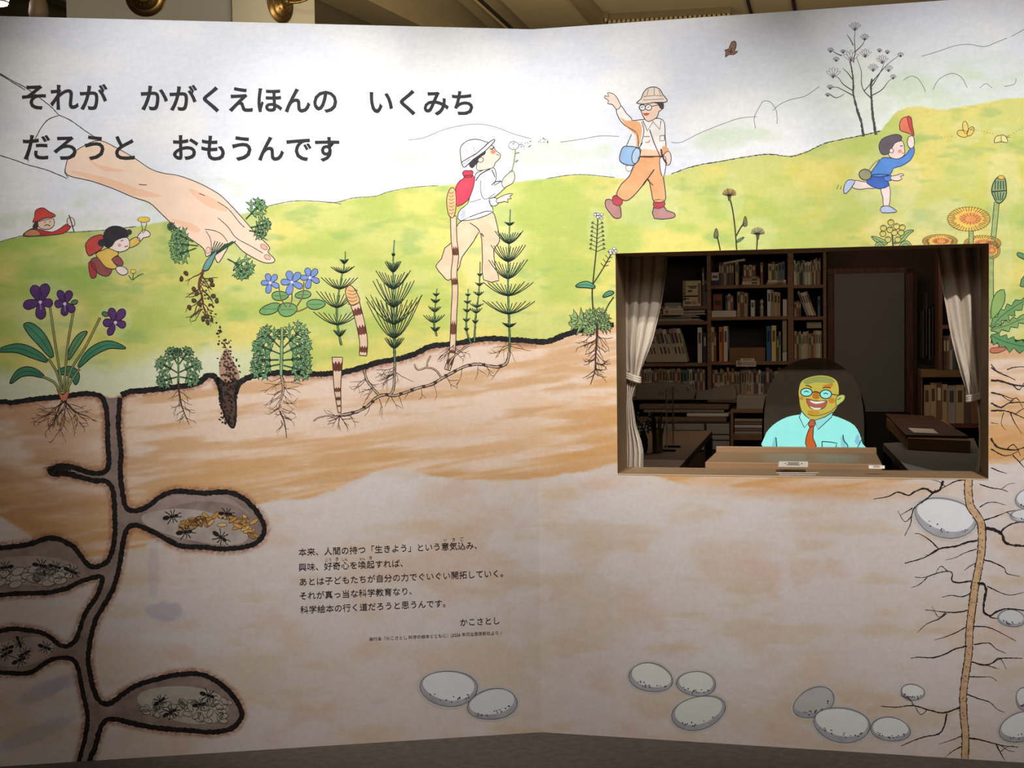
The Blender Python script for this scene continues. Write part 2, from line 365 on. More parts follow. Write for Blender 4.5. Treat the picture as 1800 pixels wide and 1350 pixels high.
beam('trim_3', (832, 0), (888, 50), -0.016, 0.125, gold, '', '')
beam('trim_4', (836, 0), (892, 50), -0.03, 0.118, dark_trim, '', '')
beam('trim_5', (880, 0), (931, 50), -0.40, 0.16, trim_m, '', '')
beam('trim_6', (940, 0), (985, 42), -0.30, 0.10, mat('ceiling_trim_dark', (128, 112, 82), .7, .08, 6), '', '')
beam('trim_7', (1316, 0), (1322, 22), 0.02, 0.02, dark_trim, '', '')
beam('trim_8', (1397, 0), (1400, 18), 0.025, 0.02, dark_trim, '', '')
# dentil moulding round the coffer: a rail with small blocks on it
dent = mat('dentil', (150, 132, 90), 0.7, 0.1, 20); dentd = mat('dentil_rail', (98, 84, 58), 0.8, 0.1, 20)
def dentils(p0, p1, n, w, name):
    a, b = onz(*p0, CZ-0.05), onz(*p1, CZ-0.05); d = b-a; L = np.linalg.norm(d); d /= L; s_ = np.array([-d[1], d[0], 0])
    R_ = Matrix(((d[0], s_[0], 0), (d[1], s_[1], 0), (0, 0, 1)))
    root = empty(name, tuple(a)); root.rotation_euler = R_.to_euler(); root['kind'] = 'structure'
    B = MB(); B.box(0, L, -w/2, w/2, 0.0, 0.05, dentd); B.build('rail', root)
    st = L/n; me = None
    for i in range(n):
        if me is None:
            B = MB(); B.box(0, st*0.6, -w*0.42, w*0.42, -0.025, 0.0, dent); o = B.build('dentil_block', root); me = o.data
        else:
            o = bpy.data.objects.new('dentil_block', me); C.objects.link(o); o.parent = root
        o.location = (st*(i+0.2), 0, 0)
dentils((996, 0), (1030, 35), 14, 0.05, 'trim_9')
dentils((1030, 33), (1068, 33), 5, 0.05, 'trim_10')
dentils((1068, 37), (1285, 24.5), 26, 0.05, 'trim_11')
# ---- pier standing behind the left panel, with brass wall lamps
def onpl(x, y, p0, n):
    r = ray(x, y); t = ((p0-CAM)@n)/(r@n); return CAM+t*r
pier = empty('wall_pier', (0, 0, 0)); pier['kind'] = 'structure'
pw = mat('pier_paint', (186, 180, 160), 0.6, 0.04, 4)
yp = 2.6
xa = onpl(117, 20, np.array([0, yp, 0]), np.array([0, 1., 0]))[0]; xb = onpl(407, 20, np.array([0, yp, 0]), np.array([0, 1., 0]))[0]
q = onpl(553, 20, np.array([xb, yp, 0]), np.array([-0.90, 0.436, 0]))
B = MB(); B.prism([(xa, yp), (xb, yp), (q[0], q[1]), (xa, q[1])], 2, 0, CZ, pw); pier_o = B.build('pier_shaft', pier)
B = MB(); B.box(xb-0.004, xb+0.003, yp-0.004, yp+0.01, 0, CZ, mat('pier_joint', (120, 114, 98), .8)); B.build('corner_bead', pier)
brass = mat('brass', (132, 104, 58), 0.35, 0.2, 30, metal=0.9); brassd = mat('dark_brass', (92, 66, 30), 0.45, 0.2, 40, metal=0.8)
def sconce(px, py, plane_n, label, arm, sc=1.0):
    p = onpl(px, py, np.array([xb, yp, 0]), plane_n)
    rz = math.atan2(plane_n[0], plane_n[1])*-1
    root = empty('wall_lamp', tuple(p), rz); tag(root, label, 'wall lamp')
    B = MB(); B.lathe([(0.085*sc, 0), (0.09*sc, -0.008), (0.082*sc, -0.02), (0.066*sc, -0.024), (0.060*sc, -0.034), (0.045*sc, -0.038), (0.035*sc, -0.05)], 0, 0, brass, 32, 'y'); B.build('backplate', root, smooth=True)
    for i in range(16):
        w = 2*PI*i/16; B = MB(); B.lathe([(0.002, 0), (0.006, -0.003), (0.002, -0.007)], 0.046*sc*math.cos(w), -0.036, brassd, 6, 'y', 0.046*sc*math.sin(w)); o = B.build('bead', root)
    B = MB(); B.lathe([(0.026*sc, 0), (0.024*sc, -0.02), (0.016*sc, -0.035)], 0, -0.045, brass, 16, 'y'); B.build('socket_boss', root, smooth=True)
    pts = [(0, -0.07, 0)]+[(0.16*arm*math.sin(t)*1.0, -0.07-0.10*t, 0.02-0.02*math.cos(t)+0.14*(1-math.cos(t))) for t in [0.2*k for k in range(1, 10)]]
    B = MB(); B.tube(pts, [0.012]*len(pts), brass, 10); B.build('arm', root, smooth=True)
    e_ = pts[-1]; B = MB(); B.lathe([(0.012, 0), (0.035, 0.02), (0.04, 0.03), (0.02, 0.04), (0.02, 0.10)], e_[0], e_[1], brass, 16, 'z', e_[2]); B.build('lamp_cup', root, smooth=True)
    return root
sconce(491, 6, np.array([-0.90, 0.436, 0]), 'brass wall lamp with round rosette and curved arm on the pier, above the mural', 1.0, 1.35)
sconce(257, -8, np.array([0, 1.0, 0]), 'brass wall lamp whose rosette only just dips into the top edge', -0.2, 1.35)
# ---- track spotlight seen above the left panel, and its rail
tp = CAM+ray(68, 14)*8.0
root = empty('track_spotlight', tuple(tp)); tag(root, 'cream bell-shaped track spotlight hanging above the left end of the mural', 'spotlight')
cream = mat('cream_metal', (176, 150, 116), 0.5, 0.05, 10)
B = MB(); B.lathe([(0.012, 0.16), (0.016, 0.12), (0.03, 0.08), (0.055, 0.03), (0.062, -0.03), (0.055, -0.06), (0.035, -0.075)], 0, 0, cream, 24); B.build('lamp_housing', root, smooth=True)
B = MB(); B.tube([(0.035, 0, 0.05), (0.03, 0, 0.14), (0.0, 0, 0.2)], 0.006, cream, 8); B.build('bracket', root)
B = MB(); B.tube([(0.0, 0, 0.12), (0.0, 0, CZ-tp[2])], 0.010, cream, 8); B.build('stem', root)
tp = CAM+ray(-2, -6)*8.0
root = empty('track_spotlight', tuple(tp)); tag(root, 'lit track spotlight glaring white at the top left corner', 'spotlight')
B = MB(); B.lathe([(0.03, 0.12), (0.05, 0.03), (0.058, -0.04)], 0, 0, cream, 24); B.build('lamp_housing', root, smooth=True)
B = MB(); B.lathe([(0.005, 0.02), (0.05, 0.01), (0.062, -0.01), (0.05, -0.05), (0.004, -0.065)], 0, 0, mat('lamp_glow', (255, 255, 255), .5, emit=14.0), 20); B.build('lit_lens', root, smooth=True)
B = MB(); B.tube([(0.0, 0, 0.1), (0.0, 0, CZ-tp[2])], 0.010, cream, 8); B.build('stem', root)
a = CAM+ray(75, -8)*8.4; b = CAM+ray(150, 24)*9.4
B = MB(); d = (b-a); L = np.linalg.norm(d); d /= L; s_ = np.cross(d, [0, 0, 1.0]); s_ /= np.linalg.norm(s_)
B.add([q+s_*k+np.array([0, 0, z]) for q in (a*0, (b-a)) for k in (-.05, .05) for z in (0, 0.05)], [(0, 1, 3, 2), (4, 6, 7, 5), (0, 4, 5, 1), (2, 3, 7, 6), (0, 2, 6, 4), (1, 5, 7, 3)], cream)
o = B.build('light_track'); o.location = a; tag(o, 'cream lighting track running behind the pier at top left', 'light track')

# ================================================================ printed drawings (flat print lying on the two faces)
def crom(pts, n=5, closed=False):
    p = [np.array(q, float) for q in pts]
    if len(p) < 3: return [tuple(q) for q in p]
    out = []; N = len(p)
    rng = range(N) if closed else range(N-1)
    for i in rng:
        a = p[(i-1) % N] if closed or i > 0 else p[0]; b = p[i]; c = p[(i+1) % N]; d = p[(i+2) % N] if closed or i+2 < N else p[-1]
        for k in range(n):
            t = k/n; out.append(tuple(0.5*((2*b)+(-a+c)*t+(2*a-5*b+4*c-d)*t*t+(-a+3*b-3*c+d)*t**3)))
    if not closed: out.append(tuple(p[-1]))
    return out
def ell(cx, cy, rx, ry, ang=0.0, n=20, wob=0.0):
    a = math.radians(ang); o = []
    for k in range(n):
        t = 2*PI*k/n; r = 1+wob*math.sin(3*t+cx)+wob*0.6*math.sin(2*t+cy)
        x, y = rx*r*math.cos(t), ry*r*math.sin(t); o.append((cx+x*math.cos(a)-y*math.sin(a), cy+x*math.sin(a)+y*math.cos(a)))
    return o
LAY = 2e-5
BASE = [0.00015]
def cut(poly, ax, val, keep_above):
    """keep the part of a polygon of (s, z) points on one side of a line"""
    out = []; n = len(poly); f = lambda p: (p[ax]-val)*(1 if keep_above else -1)
    for i in range(n):
        a, c = poly[i-1], poly[i]; fa, fc = f(a), f(c)
        if (fa >= 0) != (fc >= 0): t = fa/(fa-fc); out.append((a[0]+(c[0]-a[0])*t, a[1]+(c[1]-a[1])*t))
        if fc >= 0: out.append(c)
    return out
def print_faces(pts, faces, off):
    """printed faces on the wall, trimmed where the opening is"""
    W_ = [on_wall(x, y, off) for x, y in pts]
    if max(p[0] for p in pts) < 1060: return W_, faces
    sz = [(float((p)@DR), float(p[2])) for p in W_]; vo = list(W_); fo = []
    for f in faces:
        q = [sz[k] for k in f]
        if max(p[0] for p in q) <= WS0 or min(p[0] for p in q) >= WS1 or max(p[1] for p in q) <= WZ0 or min(p[1] for p in q) >= WZ1: fo.append(f); continue
        mid = cut(cut(q, 1, WZ1, False), 1, WZ0, True) if len(q) else []
        for r in (cut(q, 1, WZ1, True), cut(q, 1, WZ0, False), cut(mid, 0, WS0, False) if mid else [], cut(mid, 0, WS1, True) if mid else []):
            if len(r) >= 3: b0 = len(vo); vo += [DR*u+NR*off+np.array([0, 0, v]) for u, v in r]; fo.append(tuple(range(b0, b0+len(r))))
    return vo, fo
class Draw:
    """one drawing printed on a panel; sub(name) starts a named piece of it"""
    def __init__(s, name, label=None, base=None, side=None):
        s.name = name; s.label = label; s.parts = [[name, [], [], [], []]]; s.side = side
        s.h = BASE[0] if base is None else base; s.k = 0
    def sub(s, name):
        for p in s.parts[1:]:
            if p[0] == name and name in ('__',): return
        s.parts.append([name, [], [], [], []]); return s
    def main(s): s.parts.append(s.parts[0]) if s.parts[-1] is not s.parts[0] else None; return s
    def _add(s, pts, faces, m):
        P = s.parts[-1]; b = len(P[1]); off = s.h+s.k*LAY
        if m not in P[4]: P[4].append(m)
        pts, faces = print_faces(pts, faces, off); P[1].extend(pts); P[2].extend([tuple(q+b for q in f) for f in faces]); P[3].extend([P[4].index(m)]*len(faces))
    def fill(s, pts, rgb, smooth=3, line=None, lw=1.4, var=0.18):
        q = crom(pts, smooth, True) if smooth > 1 else list(pts)
        tri = tessellate_polygon([[Vector((x, y, 0)) for x, y in q]])
        s._add(q, tri, paint(rgb, var)); s.k += 1
        if line: s.line(q+[q[0], q[1]], lw, line, smooth=1)
        return s
    def line(s, pts, w=1.4, rgb=(38, 32, 30), smooth=4, taper=0.0, rough=0.0):
        q = crom(pts, smooth) if smooth > 1 and len(pts) > 2 else [tuple(map(float, p)) for p in pts]
        if rough:
            d = []
            for a, b in zip(q[:-1], q[1:]):
                n = max(1, int(math.hypot(b[0]-a[0], b[1]-a[1])/(2.5)))
                d += [(a[0]+(b[0]-a[0])*k/n, a[1]+(b[1]-a[1])*k/n) for k in range(n)]
            q = d+[q[-1]]
        n = len(q); L = []; R = []
        for i in range(n):
            a = q[max(0, i-1)]; b = q[min(n-1, i+1)]; dx, dy = b[0]-a[0], b[1]-a[1]; l = math.hypot(dx, dy) or 1
            t = i/(n-1); ww = w*0.5*((1-taper*t) if taper >= 0 else (1+taper*(1-t)))
            wl = ww*(1+rough*rnd.uniform(-1, 1)); wr = ww*(1+rough*rnd.uniform(-1, 1))
            x, y = q[i]; L.append((x-dy/l*wl, y+dx/l*wl)); R.append((x+dy/l*wr, y-dx/l*wr))
        s._add(L+R, [(i, i+1, n+i+1, n+i) for i in range(n-1)], ink(rgb)); return s
    def up(s): s.k += 1; return s
    def dots(s, pts, r, rgb=(38, 32, 30)):
        for (x, y) in pts: s._add(ell(x, y, r*rnd.uniform(.6, 1.2), r*rnd.uniform(.5, 1), rnd.uniform(0, 90), 6), [tuple(range(6))], ink(rgb))
        return s
    def done(s):
        allx = [v for p in s.parts for v in p[1]]
        mx = s.side if s.side else ('L' if np.mean([v[0] for v in allx]) < 0 else 'R')
        par = PANEL_L if mx == 'L' else PANEL_R; root = None; seen = []
        for p in s.parts:
            if not p[1] or any(p is q for q in seen): continue
            seen.append(p)
            o = link_mesh(p[0], p[1], p[2], p[4], p[3], parent=None)
            if p[0] in ('rootlet', 'root', 'drifting_seeds', 'flight_trail', 'crumbling_soil', 'seed_head', 'seed_pod'): o['kind'] = 'stuff'
            if root is None:
                root = o; o.name = s.name; o.parent = par
                if s.label: o['label'] = s.label
            else: o.parent = root
        BASE[0] += 6e-6
        return root
INK = (38, 32, 30); BRN = (74, 46, 36)
def jit(p, a): return (p[0]+rnd.uniform(-a, a), p[1]+rnd.uniform(-a, a))
def root_hair(D, x, y, ang, L, w=1.2, depth=2, rgb=BRN, wig=0.35):
    pts = [(x, y)]; a = ang; n = max(3, int(L/7))
    for k in range(n):
        a += rnd.uniform(-wig, wig); x += math.cos(a)*L/n; y += math.sin(a)*L/n; pts.append((x, y))
        if depth > 0 and rnd.random() < 0.45: root_hair(D, x, y, a+rnd.choice((-1, 1))*rnd.uniform(.4, .9), L*(1-k/n)*0.55+4, w*0.7, depth-1, rgb, wig)
    D.line(pts, w, rgb, 2, 0.6)
def roots(D, x, y, L, n, w=1.3, spread=1.1, rgb=BRN, tap=True):
    if tap:
        pts = [(x, y)]
        for k in range(1, 9): pts.append((x+rnd.uniform(-3, 3)+L*0.02*k, y+L*k/8))
        D.line(pts, w*2.6, rgb, 3, 0.8)
        for k in range(n):
            t = rnd.uniform(.03, .9); sgn = rnd.choice((-1, 1))
            root_hair(D, x+L*.02*8*t, y+L*t, PI/2-sgn*rnd.uniform(.7, 1.2), L*0.36*(1-0.5*t), w, 1, rgb)
    else:
        for k in range(n): root_hair(D, x+rnd.uniform(-5, 5), y, PI/2+spread*(2*(k+.5)/n-1), L*rnd.uniform(.7, 1.05), w, 2, rgb, .3)

# ---- hills, trees and birds in the distance
D = Draw('hill_outline', side='L')
D.line([p for p in HILL if 0 <= p[0] <= 240], 1.3, (70, 70, 66), 3, 0, .5); D.sub('ridge_line').line([p for p in HILL if 455 <= p[0] <= 770], 1.2, (90, 96, 80), 3, 0, .5)
D.sub('ridge_line').line([(560, 354), (585, 356), (600, 359)], 1.1, (90, 96, 80)); D.done()
D = Draw('hill_outline', side='R')
D.line([p for p in HILL if 945 <= p[0] <= 1080], 1.2, (90, 96, 80), 3, 0, .5); D.sub('ridge_line').line([p for p in HILL if 1180 <= p[0] <= 1548], 1.6, (58, 62, 44), 3, 0, .7)
for p in ([(1620, 99), (1650, 90), (1680, 80), (1705, 78), (1730, 82), (1750, 75), (1770, 67)], [(1778, 64), (1800, 52)], [(985, 250), (1020, 245), (1055, 239), (1088, 240)],
          [(1180, 250), (1198, 250), (1230, 234), (1270, 218), (1300, 208), (1330, 205)], [(1358, 195), (1370, 184), (1390, 175), (1415, 169), (1440, 152)],
          [(1588, 141), (1600, 134), (1612, 137), (1622, 150), (1627, 162)], [(1640, 158), (1650, 140), (1672, 129), (1690, 136), (1700, 154)], [(1722, 155), (1733, 147), (1744, 155)], [(1765, 152), (1783, 148), (1786, 138)],
          [(1328, 226), (1326, 206), (1335, 188), (1342, 178), (1355, 180), (1365, 196), (1366, 218)]):
    D.sub('ridge_line'); D.line(p, 1.0, (112, 112, 112), 4)
D.done()
D = Draw('distant_hill_line'); D.line([(718, 246), (745, 242), (780, 228), (810, 221), (840, 218), (870, 223), (905, 236), (938, 245)], 1.0, (110, 112, 116)); D.done()
D = Draw('bare_magnolia_tree', 'bare flowering tree with two thin dark trunks on the hill')
tr = (72, 66, 68)
D.line([(1518, 240), (1514, 215), (1506, 190), (1500, 165), (1500, 145), (1497, 120), (1494, 108)], 5.0, tr, 4, .6, .3)
D.line([(1540, 237), (1535, 210), (1532, 175), (1531, 150), (1533, 138)], 5.0, tr, 4, .4, .3)
for p in ([(1531, 172), (1519, 160), (1514, 145), (1514, 125), (1505, 100)], [(1532, 168), (1550, 158), (1560, 145), (1568, 138)], [(1532, 145), (1545, 130), (1560, 113), (1580, 98)], [(1532, 152), (1540, 140), (1550, 122), (1555, 108)],
          [(1500, 168), (1485, 160), (1470, 153), (1458, 156)], [(1500, 160), (1482, 148), (1475, 138), (1465, 132)], [(1499, 140), (1490, 128), (1482, 120)], [(1500, 110), (1503, 90), (1502, 70), (1503, 55)],
          [(1502, 92), (1515, 80), (1520, 70)], [(1500, 80), (1494, 68), (1488, 60)], [(1480, 98), (1470, 94), (1462, 88)], [(1519, 160), (1528, 150), (1540, 136)], [(1458, 165), (1470, 172), (1485, 165)]):
    D.line(p, 2.0, tr, 3, .6)
for (x, y, s_) in [(1503, 50, 9), (1520, 68, 7), (1465, 132, 11), (1496, 103, 12), (1521, 97, 9), (1551, 108, 9), (1535, 122, 8), (1562, 123, 7), (1570, 137, 5), (1583, 98, 5), (1460, 90, 5), (1459, 155, 5), (1470, 106, 5), (1482, 92, 4), (1546, 90, 4), (1560, 93, 4), (1455, 168, 4)]:
    D.sub('blossom')
    for k in range(5):
        a = -PI/2+(k-2)*0.55; D.fill([(x, y+s_*.5), (x+math.cos(a-.25)*s_*.8, y+math.sin(a-.25)*s_*.8), (x+math.cos(a)*s_*1.3, y+math.sin(a)*s_*1.3), (x+math.cos(a+.25)*s_*.8, y+math.sin(a+.25)*s_*.8)], (238, 238, 240), 2, (104, 100, 108), .8); D.k -= 1
D.done()
D = Draw('flying_bird', 'small brown bird printed high in the sky')
D.fill([(1274, 88), (1281, 86), (1286, 74), (1293, 73), (1294, 82), (1291, 90), (1297, 90), (1290, 96), (1281, 96), (1275, 101), (1276, 92)], (150, 108, 84), 2, INK, 1.3)
D.line([(1286, 84), (1284, 95)], 1.6); D.line([(1279, 90), (1289, 92)], 1.4); D.done()
for (x, y, s_, g) in [(1697, 230, 15, 1), (1760, 243, 12, 0)]:
    D = Draw('butterfly', 'yellow butterfly printed on the right slope, ' + ('with raised wings' if g else 'seen from above, wings folded flat'))
    if g:
        D.fill(ell(x-5, y+5, 10, 6, 15), (240, 206, 92), 1, INK, 1.1); D.fill(ell(x, y-6, 5, 11, -8), (240, 214, 110), 1, INK, 1.1); D.fill(ell(x+9, y+1, 5, 9, 30), (240, 206, 92), 1, INK, 1.1)
    else:
        D.fill([(x-12, y+8), (x-10, y-2), (x-3, y-5), (x+6, y-5), (x+11, y+3), (x+10, y+8), (x, y+6)], (238, 224, 140), 2, INK, 1.2); D.line([(x, y-4), (x, y+7)], 1)
    D.line([(x+8, y-2), (x+15, y-6)], .8); D.line([(x+8, y-1), (x+16, y-2)], .8); D.done()
D = Draw('flight_trail'); D.dots([(1655+6*k, 242-0.6*k*(k < 4)) for k in range(5)]+[(1715+5*k, 228+1.2*k) for k in range(7)]+[(1772+5*k, 240-3*k) for k in range(6)], .8); D.done()

# ---- big lettering and captions (flat print)
def letters(text, p0, p1, name, rgb=(34, 32, 34), bold=0.012, side='L', base=0.0012, parent=None, xs=1.0):
    cu = bpy.data.curves.new('t', 'FONT'); cu.body = text; cu.offset = bold; cu.resolution_u = 3
    o = bpy.data.objects.new('t', cu); C.objects.link(o); bpy.context.view_layer.update()
    me = bpy.data.meshes.new_from_object(o.evaluated_get(bpy.context.evaluated_depsgraph_get())); bpy.data.objects.remove(o); bpy.data.curves.remove(cu)
    n_, d_ = (NL, DL) if side == 'L' else (NR, DR); ex = -d_ if side == 'L' else d_
    a, b = on_wall(*p0, base), on_wall(*p1, base); co = np.zeros(len(me.vertices)*3); me.vertices.foreach_get('co', co); co = co.reshape(-1, 3)
    x0, x1 = co[:, 0].min(), co[:, 0].max(); k = float((b-a)@ex)/(x1-x0); z = (a[2]+b[2])/2
    P = a[None, :]*np.array([1, 1, 0])+np.outer((co[:, 0]-x0)*k, ex)+np.outer(co[:, 1]*k, [0, 0, 1])+np.array([0, 0, z])
    me.vertices.foreach_set('co', P.reshape(-1)); me.materials.clear(); me.materials.append(mat('letter_ink', rgb, 0.55)); me.update(); me.name = name
    ob = bpy.data.objects.new(name, me); C.objects.link(ob); ob.parent = parent or (PANEL_L if side == 'L' else PANEL_R); return ob
for t, a, b in (('それが', (39, 189), (190, 191)), ('かがくえほんの', (248, 191), (593, 196)), ('いくみち', (650, 197), (832, 200)), ('だろうと', (41, 277), (237, 279)), ('おもうんです', (304, 278), (597, 281))):
    letters(t, a, b, 'title_lettering', bold=0.019)
cap = [('本来、人間の持つ「生きよう」という意気込み、', (525, 977), (838, 963)), ('興味、好奇心を喚起すれば、', (525, 1003), (708, 995)), ('あとは子どもたちが自分の力でぐいぐい開拓していく。', (527, 1028), (884, 1013)),
       ('それが真っ当な科学教育なり、', (527, 1053), (724, 1044)), ('科学絵本の行く道だろうと思うんです。', (528, 1077), (783, 1066)), ('かこさとし', (809, 1099), (878, 1096))]
for i, (t, a, b) in enumerate(cap): letters(t, a, b, 'caption_lettering', (40, 30, 28), 0.002)
letters('単行本『かこさとし 科学の絵本とともに』(2026 年河出書房新社より )', (649, 1126), (881, 1115), 'caption_lettering', (48, 36, 34), 0.0)
for t, a, b in [('い', (780, 951), (785, 951)), ('き', (795, 951), (800, 951)), ('ご', (809, 950), (815, 950)), ('こう', (572, 986), (582, 986)), ('き', (590, 985), (595, 985)), ('しん', (601, 985), (611, 985)), ('かん', (632, 984), (642, 984)), ('き', (649, 983), (654, 983))]:
    letters(t, a, b, 'ruby_lettering', (60, 48, 44), 0)

# ---- burrow, turf line
D = Draw('burrow', 'grey-brown ant burrow winding down the left edge', base=0.0001, side='L')
D.fill(crom(BUR_L, 3)+crom(BUR_M, 3)+crom(BUR_B, 3)+crom(BUR_R, 3)[::-1], (152, 132, 122), 1, var=.3)
for (x, y, rx, ry, a, c) in [(345, 925, 92, 28, 10, (186, 172, 162)), (60, 1002, 75, 26, 4, (176, 160, 148)), (35, 1146, 60, 25, -8, (176, 160, 150)), (325, 1238, 80, 32, 6, (190, 182, 166))]:
    D.fill([(px, py) for px, py in ell(x, y, rx, ry, a, 24, .05) if True], c, 2, var=.25)
D.fill([(255, 900), (290, 875), (350, 870), (400, 874), (440, 905), (400, 885), (340, 882), (290, 895)], (168, 148, 140), 3)
D.sub('burrow_outline'); D.k += 1
for pts, w in ((BUR_L, 9), (BUR_M, 8.5), (BUR_B, 8), (BUR_R, 9)): D.line(pts, w, (24, 16, 16), 3, 0, .2)
D.line([(88, 827), (100, 824), (125, 826)], 7, (24, 16, 16), 3, .5, .6); D.line([(95, 832), (110, 828), (140, 832)], 4, (30, 20, 20), 3, .9, .6)
for k in range(6): D.line([(88+k*2, 820+k*2), (80+k*2, 823+k*2)], 1.2)
D.done()
D = Draw('turf_line', 'thick ragged black line between meadow and soil', base=0.0003, side='L')
D.line([(-80, 712)]+SOIL_L[1:]+[(183, 704)], 9, (20, 16, 18), 3, 0, .2); D.line(SOIL_R[:9], 10, (20, 16, 18), 3, 0, .2); D.line([p for p in SOIL_R if 418 <= p[0] <= 940], 9.5, (20, 16, 18), 3, 0, .2)
D.fill([(382, 664), (386, 690), (392, 722), (400, 742), (408, 752), (413, 746), (415, 718), (414, 690), (417, 668), (408, 672), (398, 674), (388, 668)], (88, 64, 52), 2, (22, 16, 16), 3.5)
D.line([(374, 660), (384, 670), (388, 690), (389, 705)], 7, (20, 16, 18), 3, 0, .5); D.line([(445, 660), (425, 668), (415, 690), (414, 700)], 6, (20, 16, 18), 3, 0, .5)
D.up().dots([(rnd.uniform(386, 415), rnd.uniform(672, 745)) for k in range(110)], 2.6, (40, 28, 24)); D.done()
D = Draw('turf_line', 'ragged black soil line running from the fold to the opening', base=0.0003, side='R')
D.line([(940, 600), (965, 600), (985, 592), (1010, 583), (1035, 577), (1060, 573), (1079, 571)], 10, (20, 16, 18), 3, 0, .2); D.line([(1742, 598), (1770, 600), (1830, 603)], 9, (20, 16, 18), 3, 0, .3); D.done()
D = Draw('crumbling_soil', 'clods of soil falling from the pulled-up plant into the hole')
D.fill([(385, 640), (392, 620), (400, 612), (410, 635), (420, 655), (418, 672), (390, 672)], (176, 140, 118), 2)
for (y, x, sp, n) in [(520, 362, 5, 8), (545, 370, 5, 8), (560, 374, 6, 8), (585, 388, 6, 10), (605, 396, 8, 14), (625, 400, 12, 22), (645, 402, 14, 30), (662, 404, 16, 40)]:
    D.up().dots([(x+rnd.gauss(0, sp*.6), y+rnd.gauss(0, 8)) for k in range(n)], 2.4, (70, 48, 38))
D.done()

# ---- ants, cocoons and seeds
def ant(x, y, s_, ang):
    D = Draw('ant', base=0.0010+rnd.random()*2e-4); a = math.radians(ang); R_ = lambda u, v: (x+(u*math.cos(a)-v*math.sin(a))*s_, y+(u*math.sin(a)+v*math.cos(a))*s_)
    for (u, rx, ry) in ((-8, 5.2, 3.0), (0, 3.4, 2.0), (6, 3.2, 2.5)): D.fill([R_(u+rx*math.cos(t), ry*math.sin(t)) for t in [2*PI*k/10 for k in range(10)]], (28, 24, 26), 1); D.k -= 1
    for sg in (-1, 1):
        for (u, e1, e2) in ((2, 4, 6), (0, 1, 0), (-1, -4, -8)): D.line([R_(u, 1*sg), R_(e1, 5.5*sg), R_(e2, 9*sg)], 1.0*s_+.2, (28, 24, 26), 1)
        D.line([R_(8, sg), R_(11, 3*sg), R_(14, 2.5*sg)], .8*s_, (28, 24, 26), 1)
    D.done()
D = Draw('seed_pile', 'heap of ochre seeds in the uppermost burrow chamber'); 
for k in range(46):
    t = rnd.random(); x = 318+130*t; y = 925-14*math.sin(PI*t)+rnd.uniform(-12, 12)*(0.4+t*.8); D.sub('seed').fill(ell(x, y+4*t, 9, 3.4, rnd.uniform(-50, 60), 10), rnd.choice([(214, 168, 96), (200, 150, 82), (226, 184, 120)]), 1, (110, 70, 40), 1.0); D.k = min(D.k, 24)
D.done()
D = Draw('cocoon_pile', 'white cocoons heaped in the middle left chamber', side='L')
for k in range(34):
    x = rnd.uniform(-20, 118); D.sub('cocoon').fill(ell(x, 1012+rnd.uniform(-12, 16)-(x/118)*4, 12, 6.5, rnd.uniform(-35, 20), 12), (196, 186, 176), 1, (70, 58, 54), 1.1); D.k = min(D.k, 20)
D.done()
D = Draw('larva_pile', 'curled grubs and eggs in the lowest burrow chamber')
for k in range(48):
    t = rnd.random(); x = 252+150*t; D.sub('larva').fill(ell(x, 1243+rnd.uniform(-14, 20)*(.5+t*.7)+4*t, 8.5, 4.6, rnd.uniform(-70, 70), 10), (186, 178, 162), 1, (56, 48, 44), 1.0); D.k = min(D.k, 22)
D.done()
for p in [(302, 908, 1.25, -12), (398, 903, 1.1, 4), (326, 935, 1.3, -8), (388, 944, 1.3, 35), (10, 997, 1.1, 172), (72, 994, 1.2, 10), (126, 1004, 1.2, 25), (98, 1036-40, 1.0, 15), (80, 1138, 1.1, 20), (35, 1160, 1.2, -25), (10, 1150, 1.1, 150), (34, 1130, 1.0, 70), (12, 1140, 1.0, 160),
          (282, 1232, 1.1, -35), (366, 1222, 1.2, 18), (300, 1252, 1.2, -28), (352, 1238, 1.1, -10), (45, 1148, 1.0, -30)]: ant(*p)

# ---- stones
def stone(cx, cy, rx, ry, ang=0, fillc=(226, 226, 226), shade=(182, 182, 190), line=(122, 120, 128), n=14, label=None, side=None):
    D = Draw('stone', label, side=side); D.fill(ell(cx, cy, rx*1.12, ry*1.16, ang, 24, .03), (212, 204, 196), 1, var=.08)
    fillc = tuple(min(244, v+24) for v in fillc); D.fill(ell(cx, cy, rx, ry, ang, 24, .03), shade, 1, line, 1.5, .25)
    a = math.radians(ang); D.fill(ell(cx-ry*.10*math.sin(-a), cy-ry*.14, rx*.90, ry*.80, ang, 24, .03), fillc, 1, var=.05)
    D.up().dots([(cx+rx*.75*u*math.cos(a), cy+ry*(.55+rnd.uniform(-.1, .25))*math.sqrt(max(0, 1-u*u*.8))+rx*.75*u*math.sin(a)) for u in [rnd.uniform(-.9, .95) for k in range(n)]], 1.7, (92, 90, 98)); D.done()
for a in [(789, 1210, 51, 31, 4, (214, 216, 218)), (866, 1238, 44, 27, -10, (208, 210, 214)), (1144, 1191, 39, 25, 12, (214, 214, 208)), (1224, 1202, 34, 22, 4, (210, 212, 206)), (1228, 1253, 48, 29, -14, (206, 208, 202)),
          (1431, 1235, 38, 25, -22, (178, 172, 168)), (1480, 1274, 51, 30, 8, (216, 216, 214)), (1565, 1282, 35, 21, 6, (218, 218, 216)), (1604, 1217, 21, 14, 8, (216, 216, 214)), (1662, 910, 56, 34, 12, (214, 216, 222)), (1778, 1087, 24, 15, 5, (200, 200, 202)),
          (1800, 1228, 14, 20, 0, (212, 212, 214)), (1796, 1278, 40, 26, -15, (220, 220, 224)), (1806, 906, 30, 12, -4, (206, 208, 212)), (1812, 875, 28, 18, -20, (206, 208, 214))]: stone(*a)

